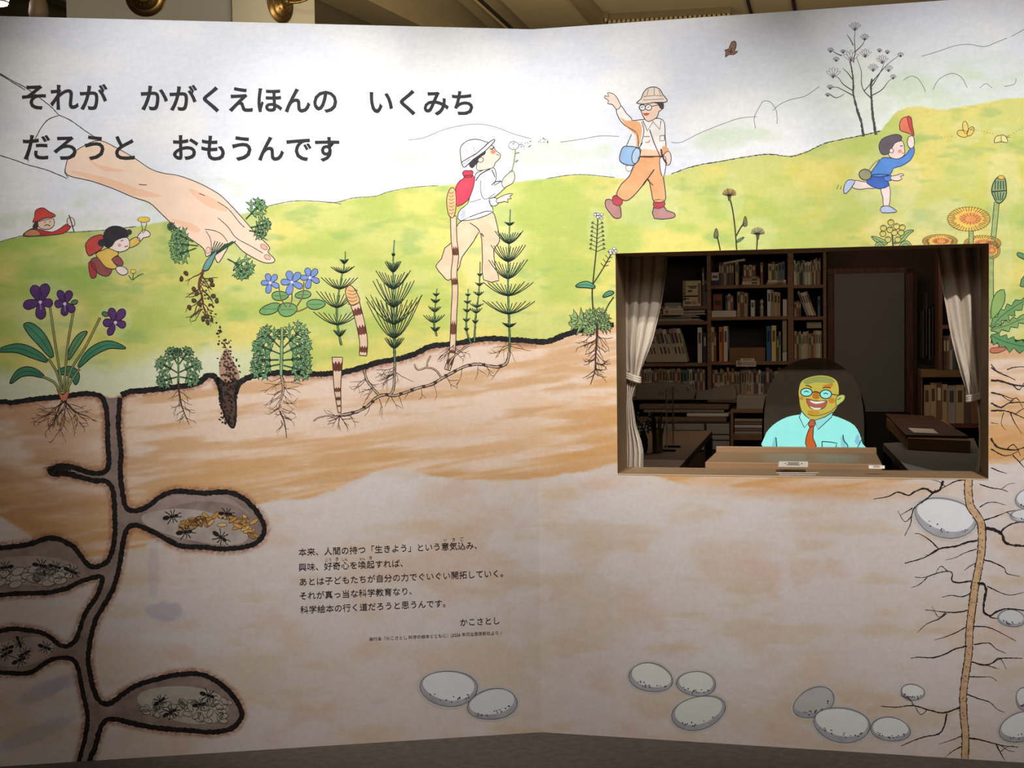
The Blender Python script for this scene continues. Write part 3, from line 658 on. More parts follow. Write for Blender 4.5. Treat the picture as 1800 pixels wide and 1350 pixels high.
# ---- violet with three purple flowers
def petal(D, x, y, ang, L, w, c, line=INK, lw=1.2):
    a = math.radians(ang); q = [(0, 0), (L*.35, -w*.42), (L*.8, -w*.5), (L, 0), (L*.8, w*.5), (L*.35, w*.42)]
    D.fill([(x+u*math.cos(a)-v*math.sin(a), y+u*math.sin(a)+v*math.cos(a)) for u, v in q], c, 3, line, lw)
def leaf(D, pts_mid, w, c, lw=1.6, line=INK):
    q = crom(pts_mid, 6); n = len(q); L = []; R_ = []
    for i in range(n):
        a = q[max(0, i-1)]; b = q[min(n-1, i+1)]; dx, dy = b[0]-a[0], b[1]-a[1]; l = math.hypot(dx, dy) or 1; t = i/(n-1); ww = w*math.sin(PI*min(1, t*.93+.05))**.8
        L.append((q[i][0]-dy/l*ww, q[i][1]+dx/l*ww)); R_.append((q[i][0]+dy/l*ww, q[i][1]-dx/l*ww))
    D.fill(L+R_[::-1], c, 1, line, lw); D.line(q, 1.0, (40, 70, 52), 1)
PUR = (92, 52, 116)
D = Draw('violet_plant', 'violet with three dark purple flowers and long green leaves at the far left')
D.sub('leaf'); leaf(D, [(83, 635), (60, 622), (30, 612), (-6, 617)], 9, (70, 138, 100)); D.sub('leaf'); leaf(D, [(92, 628), (75, 600), (55, 578), (42, 570)], 11, (76, 142, 104)); D.sub('leaf'); leaf(D, [(120, 632), (130, 610), (142, 592), (153, 583)], 7, (96, 150, 100))
D.sub('leaf'); leaf(D, [(138, 645), (160, 620), (190, 606), (221, 612)], 8, (66, 140, 104)); D.sub('leaf'); leaf(D, [(77, 662), (55, 653), (35, 656), (18, 674)], 8, (70, 132, 92)); D.sub('leaf'); leaf(D, [(100, 655), (120, 652), (132, 660), (133, 676)], 9, (60, 140, 110))
D.sub('stem')
for p in ([(88, 540), (95, 590), (103, 640), (110, 690)], [(129, 548), (120, 600), (115, 650), (112, 690)], [(176, 558), (150, 610), (125, 650), (114, 692)], [(85, 630), (100, 655), (108, 685)], [(75, 662), (95, 672), (106, 690)], [(140, 648), (125, 670), (116, 690)]):
    D.line(p, 4.6, (70, 52, 30), 5); D.up().line(p, 2.8, (154, 164, 92), 5)
D.up().fill([(100, 684), (106, 690), (111, 694), (122, 684), (118, 702), (112, 708), (107, 702)], (206, 122, 86), 2, (90, 50, 36), 1.2)
for (x, y, P) in [(71, 530, [(-115, 31, 17), (-70, 33, 17), (165, 31, 16), (10, 22, 14), (88, 31, 17)]), (114, 533, [(-115, 25, 12), (-65, 24, 13), (175, 18, 13), (40, 22, 13), (92, 22, 12)]), (203, 566, [(-110, 26, 13), (-55, 27, 14), (175, 22, 13), (20, 19, 12), (118, 26, 11)])]:
    D.sub('flower')
    for a, L, w in P: petal(D, x, y, a, L, w, PUR, (34, 22, 50), 1.3)
    D.up().fill(ell(x, y+1, 3, 3), (222, 206, 226), 1); D.line([(x, y+4), (x+1, y+14)], 1, (190, 170, 210))
D.sub('sepal').fill(ell(131, 531, 6, 4, -20), (84, 130, 90), 1, INK, 1.2).fill(ell(185, 552, 6, 4, 20), (84, 130, 90), 1, INK, 1.2)
D.sub('root'); roots(D, 112, 704, 72, 9, 1.2, 1.15, BRN, False); D.done()

# ---- blue violet with round leaves
D = Draw('blue_violet_plant', 'small violet with three light blue flowers above the leafy plant')
for (x, y, rx, ry, a) in [(492, 520, 15, 8, 0), (533, 518, 14, 7, -5), (475, 543, 19, 9, -18), (505, 544, 17, 12, 0), (555, 535, 16, 9, -3)]: D.sub('leaf'); D.fill(ell(x, y, rx, ry, a, 22, .04), (118, 168, 104), 1, INK, 1.4); D.line([(x-rx*.7, y), (x+rx*.7, y)], .8, (50, 90, 60))
D.sub('stem')
for p in ([(490, 500), (493, 522), (503, 540)], [(513, 514), (513, 528), (509, 540)], [(534, 495), (532, 520), (522, 538)], [(540, 540), (528, 546), (518, 548)]): D.line(p, 2.2, (130, 96, 60))
BL = (124, 150, 214)
for (x, y, s_) in [(475, 497, .95), (513, 496, 1.15), (545, 488, 1.0)]:
    D.sub('flower')
    for a, L, w in ((-120, 18, 10), (-60, 19, 10), (170, 17, 9), (15, 18, 9), (95, 20, 10)): petal(D, x, y, a+s_*10, L*s_, w*s_, BL, (40, 44, 90), 1.1)
    D.up().fill(ell(x, y, 2.5, 2.5), (226, 226, 240), 1)
D.done()

# ---- mugwort leaves with toothed edges
def toothed(D, x0, y0, ang, L, w, c=(110, 162, 112), n=5, lw=1.3):
    a = math.radians(ang); q = []
    for sg in (1, -1):
        e = []
        for k in range(n):
            t = (k+.35)/n; ww = w*math.sin(PI*(t*.8+.12)); e += [(t*L-.02*L, sg*ww*.22), (t*L+.06*L, sg*ww*.62), (t*L+.13*L, sg*ww*.72), (t*L+.24*L, sg*ww*1.1), (t*L+.17*L, sg*ww*.30)]
        q += ([(0, .8)]+e+[(L*1.15, 0)]) if sg == 1 else e[::-1]+[(0, -.8)]
    D.fill([(x0+u*math.cos(a)-v*math.sin(a), y0+u*math.sin(a)+v*math.cos(a)) for u, v in q], c, 1, (34, 52, 38), lw); D.line([(x0, y0), (x0+L*math.cos(a), y0+L*math.sin(a))], 1.0, (34, 62, 42))
def compound(D, x, y, ang, L, w, c, n=3, lw=1.3):
    """deeply cut leaf: a thin midrib, pairs of toothed lobes and an end lobe"""
    a = math.radians(ang); D.sub('leaf'); D.line([(x, y), (x+math.cos(a)*L*.8, y+math.sin(a)*L*.8)], 2.4, (60, 92, 60), 1)
    D.up(); D.k += 1; toothed(D, x+math.cos(a)*L*.55, y+math.sin(a)*L*.55, ang, L*.45, w*.62, c, 2, lw)
    for k in range(n):
        t = .32+.30*k; bx, by = x+math.cos(a)*L*t, y+math.sin(a)*L*t
        for sg in (-1, 1): toothed(D, bx, by, ang+sg*(46-8*k), L*(.50-.10*k), w*.50, c, 2, lw)
GR = (132, 180, 124)
D = Draw('mugwort_plant', 'leafy green plant with toothed leaves left of the hole, over thin roots')
D.sub('root'); D.line([(313, 665), (315, 690), (320, 715), (333, 747)], 4, BRN, 4, .75); 
for k in range(14): root_hair(D, 314+k*.9, 680+k*4.2, PI/2+rnd.choice((-1, 1))*rnd.uniform(.5, 1.2), rnd.uniform(14, 26), 1.1, 1)
D.sub('leaf')
for (x, y, a, L, w) in [(312, 655, -150, 42, 17), (314, 655, -25, 42, 17), (313, 662, 165, 38, 16), (316, 662, 12, 34, 16), (312, 640, -118, 32, 14), (315, 640, -55, 34, 14), (313, 630, -95, 18, 10)]: compound(D, x, y, a, L, w, GR, 2, 1.1)
D.sub('stem'); D.up().line([(313, 620), (314, 670)], 3.4, (84, 120, 70)); D.done()
D = Draw('mugwort_plant', 'largest leafy green plant, left of the banded shoots, with a deep root')
D.sub('root'); D.line([(494, 655), (498, 685), (493, 705), (492, 722), (500, 742), (504, 770)], 5.5, BRN, 4, .8); D.up().line([(494, 655), (498, 685), (493, 705), (492, 722)], 2.6, (206, 176, 150))
for k in range(26): root_hair(D, 494+rnd.uniform(-1, 4), 660+k*3.4, PI/2+rnd.choice((-1, 1))*rnd.uniform(.6, 1.25), rnd.uniform(16, 40)*(1-k/50), 1.1, 1)
D.sub('leaf')
for (x, y, a, L, w) in [(492, 622, -158, 50, 22), (496, 622, -25, 54, 22), (492, 640, 168, 52, 20), (498, 642, 15, 50, 20), (492, 610, -135, 46, 18), (497, 612, -46, 56, 18), (494, 606, -88, 28, 9), (497, 633, -5, 50, 17), (490, 632, 178, 46, 17)]: compound(D, x, y, a, L, w, rnd.choice([GR, (116, 174, 116), (140, 186, 130)]), 2, 1.2)
D.sub('stem'); D.up().line([(496, 575), (495, 620), (494, 660)], 6, (48, 70, 44)); D.up().line([(496, 575), (495, 620), (494, 660)], 3.6, (140, 176, 120)); D.done()

# ---- pulled-up plant held by the large hand
D = Draw('pulled_up_plant', 'green plant pulled up by its stem, roots dangling with soil')
D.sub('leaf')
for (x, y, a, L, w) in [(348, 432, 185, 50, 20), (345, 436, 160, 46, 18), (340, 425, 205, 40, 16), (312, 402, 200, 18, 9), (400, 455, 28, 50, 20), (410, 460, 50, 36, 18), (432, 385, -45, 44, 20), (440, 400, -12, 36, 16), (438, 405, 12, 30, 14)]: compound(D, x, y, a, L, w, (134, 186, 120), 2, 1.1)
for k in range(9): D.line([(368, 455), (378+k*4.6, 428-abs(k-4)*1.2)], 1.5, (40, 86, 58))
D.sub('stem'); D.up().fill([(356, 474), (363, 458), (372, 448), (382, 440), (376, 455), (366, 474)], (112, 160, 156), 2, INK, 1.3)
D.sub('root'); D.line([(358, 474), (352, 490), (350, 505), (355, 520), (358, 540), (366, 562)], 5, (110, 62, 48), 4, .8, .3)
for k in range(16): root_hair(D, 355-3*math.sin(k*.4), 478+k*4.6, PI/2+rnd.choice((-1, 1))*rnd.uniform(.5, 1.2), rnd.uniform(18, 38), 1.4, 1, (90, 58, 40))
for (x, y) in [(318, 490), (340, 508), (345, 515), (370, 492), (374, 520), (380, 528), (332, 540), (340, 528), (362, 556), (356, 560), (364, 566), (350, 534), (326, 480), (372, 500)]: D.up().fill(ell(x+1, y, 4.5, 3.2, rnd.uniform(0, 90), 8, .1), (88, 64, 42), 1, INK, 1)
D.done()
SKIN = (248, 218, 194)
D = Draw('large_arm_and_hand', 'huge pale arm and hand reaching down from the upper left')
D.fill([(116, 290), (125, 272), (150, 255), (175, 247), (205, 260), (235, 277), (265, 297), (290, 305), (315, 309), (350, 322), (383, 340), (402, 357), (425, 382), (445, 405), (460, 420), (474, 435), (471, 443), (483, 456), (478, 462), (462, 461), (440, 450), (425, 440),
        (408, 424), (398, 440), (385, 461), (379, 456), (376, 445), (366, 450), (362, 450), (357, 436), (335, 420), (307, 398), (280, 372), (262, 356), (235, 347), (200, 332), (160, 318), (119, 308)], SKIN, 3, (66, 56, 56), 1.5, var=.06)
for p in ([(120, 300), (160, 306), (205, 318), (245, 332), (285, 345), (240, 345), (200, 330), (160, 316)], [(330, 330), (380, 352), (400, 372), (360, 360)], [(150, 275), (175, 290), (220, 300), (180, 300)], [(300, 385), (335, 392), (352, 404), (340, 408)]): D.fill(p, (246, 200, 168), 3, var=.05)
D.sub('finger_line')
D.line([(383, 355), (402, 368), (420, 390), (430, 400)], 1.3, (66, 56, 56)); D.line([(383, 383), (400, 398), (415, 418), (440, 432), (462, 445)], 1.3, (66, 56, 56)); D.line([(360, 403), (375, 405), (390, 412), (400, 425)], 1.3, (66, 56, 56)); D.line([(362, 406), (370, 420), (372, 440)], 1.2, (66, 56, 56)); D.line([(445, 406), (452, 412), (470, 422)], 1.2, (66, 56, 56))
D.line([(244, 324), (252, 325), (258, 325)], 1.4); D.line([(350, 340), (360, 344)], 1.2)
D.sub('finger_nail').fill(ell(464, 434, 7, 4, 35), (244, 184, 160), 1, (90, 70, 66), .8).fill(ell(470, 452, 6, 4, 30), (244, 190, 166), 1, (90, 70, 66), .8).fill(ell(366, 440, 4, 6, 10), (246, 200, 170), 1, (90, 70, 66), .8)
D.sub('sleeve_line')
for p in ([(0, 129), (20, 141), (45, 154), (70, 172), (90, 188), (103, 202)], [(103, 202), (125, 212), (150, 230), (172, 244)], [(103, 203), (85, 210), (72, 225), (63, 242), (50, 262), (50, 284)], [(0, 273), (25, 281), (50, 290), (80, 298), (105, 308), (118, 314)], [(0, 131), (18, 142), (44, 158)], [(116, 290), (114, 303), (120, 312)]): D.line(p, 1.4, (66, 62, 64), 4, 0, .3)
D.done()


# ---- printed walkers (plain figures in the mural)
OL = (58, 50, 56)
D = Draw('printed_walking_boy', 'printed boy in a white brimmed hat blowing at a seed head', side=None)
D.sub('trousers'); D.fill([(812, 388), (840, 376), (864, 371), (872, 388), (878, 418), (876, 428), (868, 440), (871, 470), (877, 493), (850, 492), (848, 455), (847, 425), (843, 407), (832, 425), (812, 452), (808, 468), (800, 482), (788, 493), (778, 484), (766, 468), (776, 455), (782, 436), (795, 425), (802, 400)], (240, 208, 174), 2, OL, 1.5)
D.line([(843, 407), (838, 400), (826, 392)], 1.6, OL); D.line([(846, 410), (850, 416)], 2, OL)
D.sub('shirt'); D.fill([(836, 306), (845, 301), (864, 294), (871, 300), (872, 315), (868, 326), (881, 319), (884, 326), (888, 330), (870, 346), (862, 350), (862, 360), (867, 372), (840, 384), (809, 388), (805, 378), (810, 368), (822, 358), (826, 345), (833, 322)], (240, 240, 246), 2, OL, 1.4)
D.fill([(860, 349), (872, 348), (877, 356), (870, 362), (862, 360)], (238, 238, 244), 2, OL, 1.3); D.line([(845, 317), (845, 335), (848, 346), (855, 350), (870, 340)], 1.1, OL); D.line([(826, 356), (845, 350)], 1.1, OL); D.line([(864, 326), (870, 320), (881, 318)], 1.6, OL); D.line([(864, 298), (868, 306), (870, 312)], 1.6, OL); D.fill([(808, 385), (812, 370), (818, 370), (816, 384)], (206, 212, 236), 2)
D.sub('hand'); D.fill([(882, 322), (886, 312), (895, 304), (898, 300), (903, 302), (905, 312), (901, 322), (890, 328), (885, 330)], (248, 222, 208), 2, OL, 1.3)
D.fill([(873, 350), (884, 344), (892, 341), (902, 341), (896, 345), (899, 349), (892, 350), (893, 356), (887, 354), (874, 357)], (248, 222, 208), 2, OL, 1.3)
D.sub('face'); D.fill([(848, 268), (862, 256), (868, 258), (871, 264), (877, 269), (880, 273), (878, 279), (870, 287), (866, 295), (840, 300), (838, 290), (840, 280)], (249, 222, 204), 2, OL, 1.3)
D.fill(ell(867, 267, 4.5, 4), (238, 140, 116), 1); D.line([(861, 262), (866, 262), (868, 258)], 2, OL); D.line([(872, 271), (877, 273)], 1.2, OL)
D.sub('hair'); D.fill([(824, 290), (830, 282), (838, 275), (848, 267), (854, 266), (852, 272), (845, 276), (842, 284), (836, 290), (830, 296)], (50, 44, 52), 2); D.up().fill(ell(845, 281, 5, 4.2, -30), (249, 226, 210), 1, OL, 1.2)
D.sub('hat'); D.fill([(811, 285), (809, 262), (815, 252), (826, 246), (840, 245), (852, 249), (857, 252), (835, 272), (815, 288)], (240, 242, 248), 3, OL, 1.5); D.fill([(813, 284), (840, 268), (860, 250), (869, 245), (868, 250), (852, 266), (832, 280), (817, 294), (813, 290)], (236, 240, 250), 2, OL, 1.6); D.fill([(812, 265), (816, 262), (819, 280), (814, 283)], (206, 216, 242), 2); D.line([(820, 262), (822, 268)], 1, (150, 160, 200)); D.line([(832, 258), (836, 268)], 1, (150, 160, 200))
D.sub('backpack'); D.fill([(815, 314), (817, 309), (832, 309), (834, 320), (829, 338), (822, 352), (804, 363), (802, 350), (801, 330), (808, 318)], (214, 66, 88), 2, (120, 30, 50), 1.5); D.fill([(813, 304), (817, 300), (823, 300), (830, 300), (831, 304), (829, 311), (817, 311)], (204, 60, 84), 2, (90, 30, 44), 1.4); D.line([(836, 318), (845, 306), (862, 297)], 1.8, OL)
D.sub('seed_head'); D.line([(899, 303), (903, 287), (906, 264)], 1.8, (118, 140, 78)); D.line([(905, 284), (911, 281), (906, 286)], 1.2, (118, 140, 78)); D.line([(905, 270), (913, 268)], 1.6, (118, 140, 78)); D.fill(ell(903, 256, 9, 7), (234, 234, 232), 1, (110, 110, 110), 1)
def seeds(D, x0, x1, n):
    for k in range(n):
        x = rnd.uniform(x0, x1); y = 256-(x-900)*.14+rnd.uniform(-9, 10)*(1-(x-898)/110); D.line([(x, y), (x+rnd.uniform(-3, 3), y+rnd.uniform(-3, 3))], 1.0, (96, 94, 96), 1)
seeds(D, 898, 934, 30); D.done()
D = Draw('drifting_seeds', side='R'); seeds(D, 943, 964, 14); D.done()

D = Draw('printed_hiker', 'printed hiker in sun hat, round glasses and tan trousers raising one arm', side='R')
TAN = (240, 176, 124)
D.sub('boot'); D.fill([(1064, 354), (1070, 350), (1088, 358), (1092, 376), (1090, 383), (1080, 383), (1072, 374), (1065, 364)], (186, 134, 128), 2, OL, 1.6); D.sub('boot').fill([(1149, 364), (1166, 362), (1172, 370), (1184, 374), (1187, 380), (1178, 384), (1150, 384)], (190, 140, 136), 2, OL, 1.6)
D.sub('sock'); D.fill([(1077, 346), (1086, 343), (1095, 352), (1090, 362), (1078, 358)], (192, 66, 78), 2, OL, 1.2); D.sub('sock').fill([(1150, 352), (1167, 352), (1167, 364), (1150, 366)], (192, 66, 78), 2, OL, 1.2)
D.sub('trousers'); D.fill([(1125, 276), (1160, 275), (1164, 292), (1167, 318), (1170, 340), (1168, 354), (1150, 355), (1146, 342), (1142, 322), (1138, 314), (1128, 328), (1112, 346), (1100, 353), (1088, 347), (1084, 340), (1092, 324), (1106, 310), (1114, 292)], TAN, 2, OL, 1.6); D.line([(1150, 298), (1140, 312), (1130, 326)], 2, OL); D.line([(1138, 316), (1148, 326)], 1.6, OL)
D.sub('shirt'); D.fill([(1112, 212), (1130, 210), (1158, 208), (1168, 216), (1169, 240), (1171, 262), (1163, 274), (1126, 276), (1123, 262), (1121, 238), (1115, 230), (1098, 220), (1088, 208), (1083, 192), (1092, 186), (1100, 198), (1110, 208)], (246, 240, 236), 2, OL, 1.5)
D.fill([(1090, 205), (1100, 212), (1118, 212), (1128, 222), (1126, 250), (1118, 258), (1118, 238), (1102, 224)], TAN, 2); D.fill([(1128, 262), (1160, 266), (1160, 274), (1128, 274)], (244, 204, 168), 2); D.fill([(1164, 258), (1172, 258), (1176, 266), (1166, 272)], TAN, 2)
D.line([(1130, 212), (1138, 230), (1148, 214), (1160, 228), (1162, 212)], 1.6, OL, 1); D.line([(1142, 228), (1150, 252), (1160, 274)], 1.6, OL, 1); D.line([(1128, 214), (1132, 232), (1126, 256)], 1.3, OL); D.fill([(1160, 239), (1168, 238), (1168, 247), (1160, 248)], (246, 240, 236), 1, OL, 1.3); D.line([(1132, 240), (1142, 240)], 1.2, OL); D.line([(1134, 250), (1140, 250), (1142, 246)], 1.4, (190, 96, 60)); D.line([(1125, 275), (1163, 275)], 2.2, (110, 50, 36))
D.sub('hand'); D.fill([(1063, 172), (1064, 168), (1070, 170), (1068, 163), (1075, 164), (1082, 168), (1089, 180), (1091, 187), (1084, 193), (1077, 184), (1068, 182), (1070, 177)], (248, 220, 206), 2, OL, 1.3); D.fill([(1168, 270), (1176, 266), (1180, 276), (1178, 288), (1172, 290), (1166, 280)], (248, 220, 206), 2, OL, 1.3)
D.sub('face'); D.fill([(1125, 186), (1140, 181), (1160, 180), (1165, 184), (1162, 194), (1158, 196), (1155, 206), (1140, 214), (1132, 207), (1128, 198)], (246, 212, 188), 2, OL, 1.4)
for x in (1129, 1140): D.fill(ell(x, 189, 5.6, 5), (240, 242, 246), 1, OL, 1.5); D.line([(x-2, 189), (x+2, 188)], 1.2, OL, 1)
D.line([(1146, 187), (1160, 184)], 1.3, OL, 1); D.fill([(1131, 199), (1142, 199), (1138, 203), (1133, 203)], (196, 84, 76), 2)
D.sub('hair'); D.fill([(1150, 181), (1166, 180), (1166, 192), (1160, 190), (1156, 183)], (56, 50, 54), 2)
D.sub('sun_hat'); D.fill([(1119, 181), (1127, 174), (1131, 163), (1139, 155), (1150, 153), (1160, 157), (1165, 166), (1173, 176), (1168, 180), (1150, 180), (1132, 183)], (242, 226, 208), 2, OL, 1.6)
for p in ([(1140, 157), (1137, 168)], [(1150, 154), (1150, 167)], [(1158, 158), (1162, 168)], [(1131, 170), (1150, 168), (1165, 169)], [(1130, 176), (1150, 175), (1167, 174)]): D.line(p, 1.2, (150, 120, 100), 3)
D.sub('shoulder_bag'); D.line([(1110, 236), (1104, 250), (1100, 258)], 1.3, OL); D.line([(1130, 250), (1124, 260)], 1.3, OL); D.fill([(1090, 272), (1094, 260), (1102, 257), (1124, 260), (1126, 268), (1120, 284), (1112, 291), (1096, 288), (1089, 281)], (150, 188, 230), 2, OL, 1.6); D.fill(ell(1118, 274, 7, 14, 12), (180, 206, 240), 1, OL, 1.4); D.fill([(1100, 292), (1112, 292), (1108, 301), (1102, 300)], (240, 240, 244), 2, (120, 120, 130), 1)
D.sub('tool'); D.fill([(1160, 278), (1170, 276), (1170, 296), (1166, 312), (1161, 300)], (230, 232, 238), 2, OL, 1.4); D.line([(1162, 262), (1165, 276), (1172, 288)], 3, (84, 44, 40)); D.done()
D = Draw('printed_running_child', 'printed child in blue running uphill and waving a red cap', side='R')
D.sub('leg'); D.fill([(1531, 322), (1515, 319), (1503, 317), (1498, 320), (1499, 330), (1512, 333), (1526, 331), (1540, 331)], (250, 232, 226), 2, OL, 1.3); D.fill([(1548, 330), (1563, 326), (1565, 345), (1562, 364), (1553, 364), (1552, 348)], (250, 232, 226), 2, OL, 1.3)
D.sub('shoe'); D.fill([(1483, 332), (1487, 320), (1494, 316), (1503, 318), (1498, 328), (1490, 338), (1484, 340)], (190, 206, 240), 2, OL, 1.4); D.fill([(1549, 364), (1562, 362), (1574, 369), (1575, 373), (1550, 374)], (190, 206, 240), 2, OL, 1.4)
D.sub('shorts'); D.fill([(1530, 308), (1562, 307), (1560, 318), (1563, 326), (1545, 332), (1524, 322)], (58, 104, 196), 2, (26, 44, 100), 1.4)
D.sub('shirt'); D.fill([(1549, 279), (1558, 277), (1580, 279), (1592, 272), (1601, 260), (1606, 258), (1607, 268), (1600, 282), (1584, 292), (1570, 296), (1563, 309), (1530, 310), (1537, 295)], (86, 142, 222), 2, (34, 50, 110), 1.4); D.fill([(1554, 310), (1566, 308), (1567, 317), (1556, 318)], (86, 142, 222), 2, (34, 50, 110), 1.2)
D.sub('hand'); D.fill([(1595, 248), (1598, 240), (1606, 240), (1607, 256), (1601, 261), (1596, 256)], (250, 228, 220), 2, OL, 1.3); D.fill([(1566, 310), (1576, 308), (1585, 305), (1589, 308), (1582, 310), (1586, 314), (1578, 318), (1567, 316)], (250, 228, 220), 2, OL, 1.2)
D.sub('face'); D.fill([(1565, 258), (1580, 248), (1588, 250), (1590, 262), (1590, 272), (1580, 279), (1568, 278), (1562, 272)], (250, 226, 216), 2, OL, 1.3); D.fill(ell(1582, 266, 3.6, 3), (240, 156, 140), 1); D.line([(1582, 257), (1587, 256)], 1.4, OL, 1); D.line([(1585, 270), (1589, 269)], 1.3, (170, 70, 60), 1)
D.sub('hair'); D.fill([(1547, 266), (1545, 256), (1550, 245), (1562, 239), (1576, 236), (1585, 240), (1583, 248), (1574, 250), (1568, 260), (1562, 270), (1552, 272)], (96, 86, 96), 2, OL, 1.3); D.up().fill(ell(1567, 265, 3.6, 4), (250, 226, 216), 1, OL, 1.1)
D.sub('cap'); D.fill([(1582, 228), (1582, 214), (1588, 207), (1598, 205), (1602, 208), (1604, 222), (1607, 238), (1602, 236), (1590, 232)], (236, 124, 90), 2, (120, 40, 34), 1.4); D.fill([(1594, 206), (1601, 206), (1604, 224), (1607, 238), (1600, 228)], (206, 70, 62), 2, (120, 40, 34), 1.2)
D.sub('satchel'); D.line([(1528, 298), (1538, 286), (1550, 279)], 2, (140, 140, 100)); D.fill(ell(1521, 307, 11, 9.5, 10), (156, 156, 120), 1, OL, 1.6); D.line([(1474, 325), (1471, 333)], 1, OL, 1); D.line([(1479, 327), (1477, 333)], 1, OL, 1); D.done()
D = Draw('printed_kneeling_child', 'printed child in yellow kneeling with a red pack to pick flowers', side='L')
D.sub('trousers'); D.fill([(160, 456), (174, 452), (184, 462), (196, 470), (195, 480), (186, 486), (172, 480), (162, 468)], (158, 88, 84), 2, OL, 1.5); D.fill([(156, 462), (162, 460), (169, 472), (169, 486), (161, 489), (157, 478)], (184, 62, 62), 2, OL, 1.4); D.fill([(195, 455), (208, 450), (217, 462), (212, 468), (200, 462)], (150, 80, 80), 2, OL, 1.3)
D.sub('rucksack'); D.fill([(151, 438), (151, 428), (160, 418), (174, 413), (182, 415), (182, 430), (178, 438), (165, 446), (156, 450)], (206, 76, 68), 2, OL, 1.6)
D.sub('shirt'); D.fill([(168, 446), (180, 440), (192, 436), (206, 442), (208, 448), (196, 456), (206, 468), (200, 473), (186, 470), (176, 458)], (238, 198, 92), 2, OL, 1.5); D.fill([(227, 424), (238, 417), (246, 420), (244, 428), (228, 436)], (238, 198, 92), 2, OL, 1.4)
D.sub('hand'); D.fill([(241, 417), (248, 408), (252, 404), (258, 405), (264, 410), (262, 416), (252, 418), (247, 424)], (250, 232, 226), 2, OL, 1.3); D.fill([(204, 470), (214, 468), (222, 472), (225, 479), (216, 484), (206, 478)], (250, 232, 226), 2, OL, 1.3)
D.sub('face'); D.fill([(193, 425), (204, 421), (216, 416), (226, 420), (228, 430), (225, 438), (212, 443), (200, 440), (190, 434)], (252, 234, 228), 2, OL, 1.3); D.fill(ell(210, 431, 3, 3), (240, 150, 140), 1); D.line([(212, 424), (217, 422)], 1.4, OL, 1); D.line([(219, 434), (225, 432)], 1.6, (170, 60, 60), 1)
D.sub('hair'); D.fill([(182, 430), (181, 415), (186, 403), (198, 397), (212, 398), (224, 405), (226, 416), (214, 419), (203, 424), (198, 432), (190, 436)], (44, 40, 48), 2); D.fill(ell(179, 427, 7, 6.5), (52, 46, 54), 1); D.fill(ell(227, 408, 5, 5), (60, 52, 60), 1)
D.sub('picked_flower'); D.line([(252, 410), (248, 390)], 1.6, (96, 120, 60)); D.line([(254, 408), (258, 392)], 1.6, (96, 120, 60)); D.fill([(242, 387), (246, 382), (261, 382), (263, 388), (252, 391)], (244, 212, 84), 2, (150, 120, 40), 1); D.fill(ell(234, 477, 5, 3.5), (244, 216, 90), 1, (150, 120, 40), 1); D.line([(234, 480), (233, 492), (226, 484)], 1.6, (70, 110, 60)); D.line([(233, 492), (244, 484), (252, 481)], 1.4, (70, 110, 60)); D.done()
D = Draw('printed_hill_walker', 'printed figure in a red hat showing above the far left hill', side='L')
D.sub('coat'); D.fill([(40, 415), (48, 406), (60, 401), (72, 404), (92, 408), (108, 400), (117, 394), (124, 400), (112, 410), (92, 413), (66, 415)], (204, 58, 54), 2, OL, 1.4); D.fill([(42, 414), (52, 404), (66, 405), (70, 414)], (206, 140, 96), 2, OL, 1.2)
D.sub('face'); D.fill([(67, 390), (84, 386), (94, 384), (95, 396), (86, 403), (72, 402), (67, 396)], (244, 210, 184), 2, OL, 1.2); D.fill([(57, 402), (60, 392), (67, 390), (66, 402)], (60, 46, 46), 2); D.line([(78, 397), (83, 395), (88, 397)], 1.4, OL)
D.line([(78, 391), (80, 390)], 1.6, OL, 1); D.line([(87, 390), (89, 389)], 1.6, OL, 1)
D.sub('red_hat'); D.fill([(58, 391), (61, 382), (62, 371), (70, 366), (78, 366), (86, 372), (96, 377), (96, 381), (78, 384)], (212, 70, 62), 2, (110, 30, 30), 1.5)
D.sub('hand'); D.fill([(118, 392), (119, 384), (126, 382), (131, 388), (131, 396), (124, 398)], (250, 230, 222), 2, OL, 1.2); D.line([(121, 378), (124, 386), (130, 407)], 2, OL); D.done()

# ---- horsetails
def horsetail(name, label, stem, whorls, c=(58, 92, 58), w=3.0, lw=1.9, nb=5):
    D = Draw(name, label); q = crom(stem, 6); D.line(stem, w+1.4, (34, 48, 34), 6, .55, .2); D.up().line(stem, w*.5, (110, 160, 104), 6, .5)
    cl = (40, 58, 40)
    for (y, L, rise) in whorls:
        D.sub('whorl')
        i = min(range(len(q)), key=lambda k: abs(q[k][1]-y)); x = q[i][0]; D.fill(ell(x, y-1, w*.9, 2.2, 0, 8), cl, 1); D.k -= 1
        for sg in (-1, 1):
            for k in range(nb):
                f = (k+.75)/nb; dx = L*f*sg; dy = -rise*(.78+.22*f)*rnd.uniform(.9, 1.06)
                D.line([(x+dx*t, y+dy*t**(1.1+.55*f)) for t in (0, .25, .5, .75, 1)], lw, cl, 2, .3)
    return D.done()
horsetail('horsetail_plant', 'tall feathery green horsetail right of the banded shoots, rooted by the rhizome', [(694, 640), (693, 600), (692, 540), (691, 470), (693, 422)], [(612, 18, 20), (595, 50, 72), (570, 52, 52), (540, 38, 50), (508, 32, 32), (478, 15, 20), (449, 3, 4)], w=3.6, nb=6, lw=2.0)
horsetail('horsetail_plant', 'horsetail with a cut stem left of the banded shoot', [(600, 607), (594, 575), (592, 540), (598, 500), (606, 460), (607, 442)], [(591, 12, 12), (571, 45, 24), (541, 38, 30), (508, 34, 22), (480, 22, 12), (463, 8, 8)], nb=5)
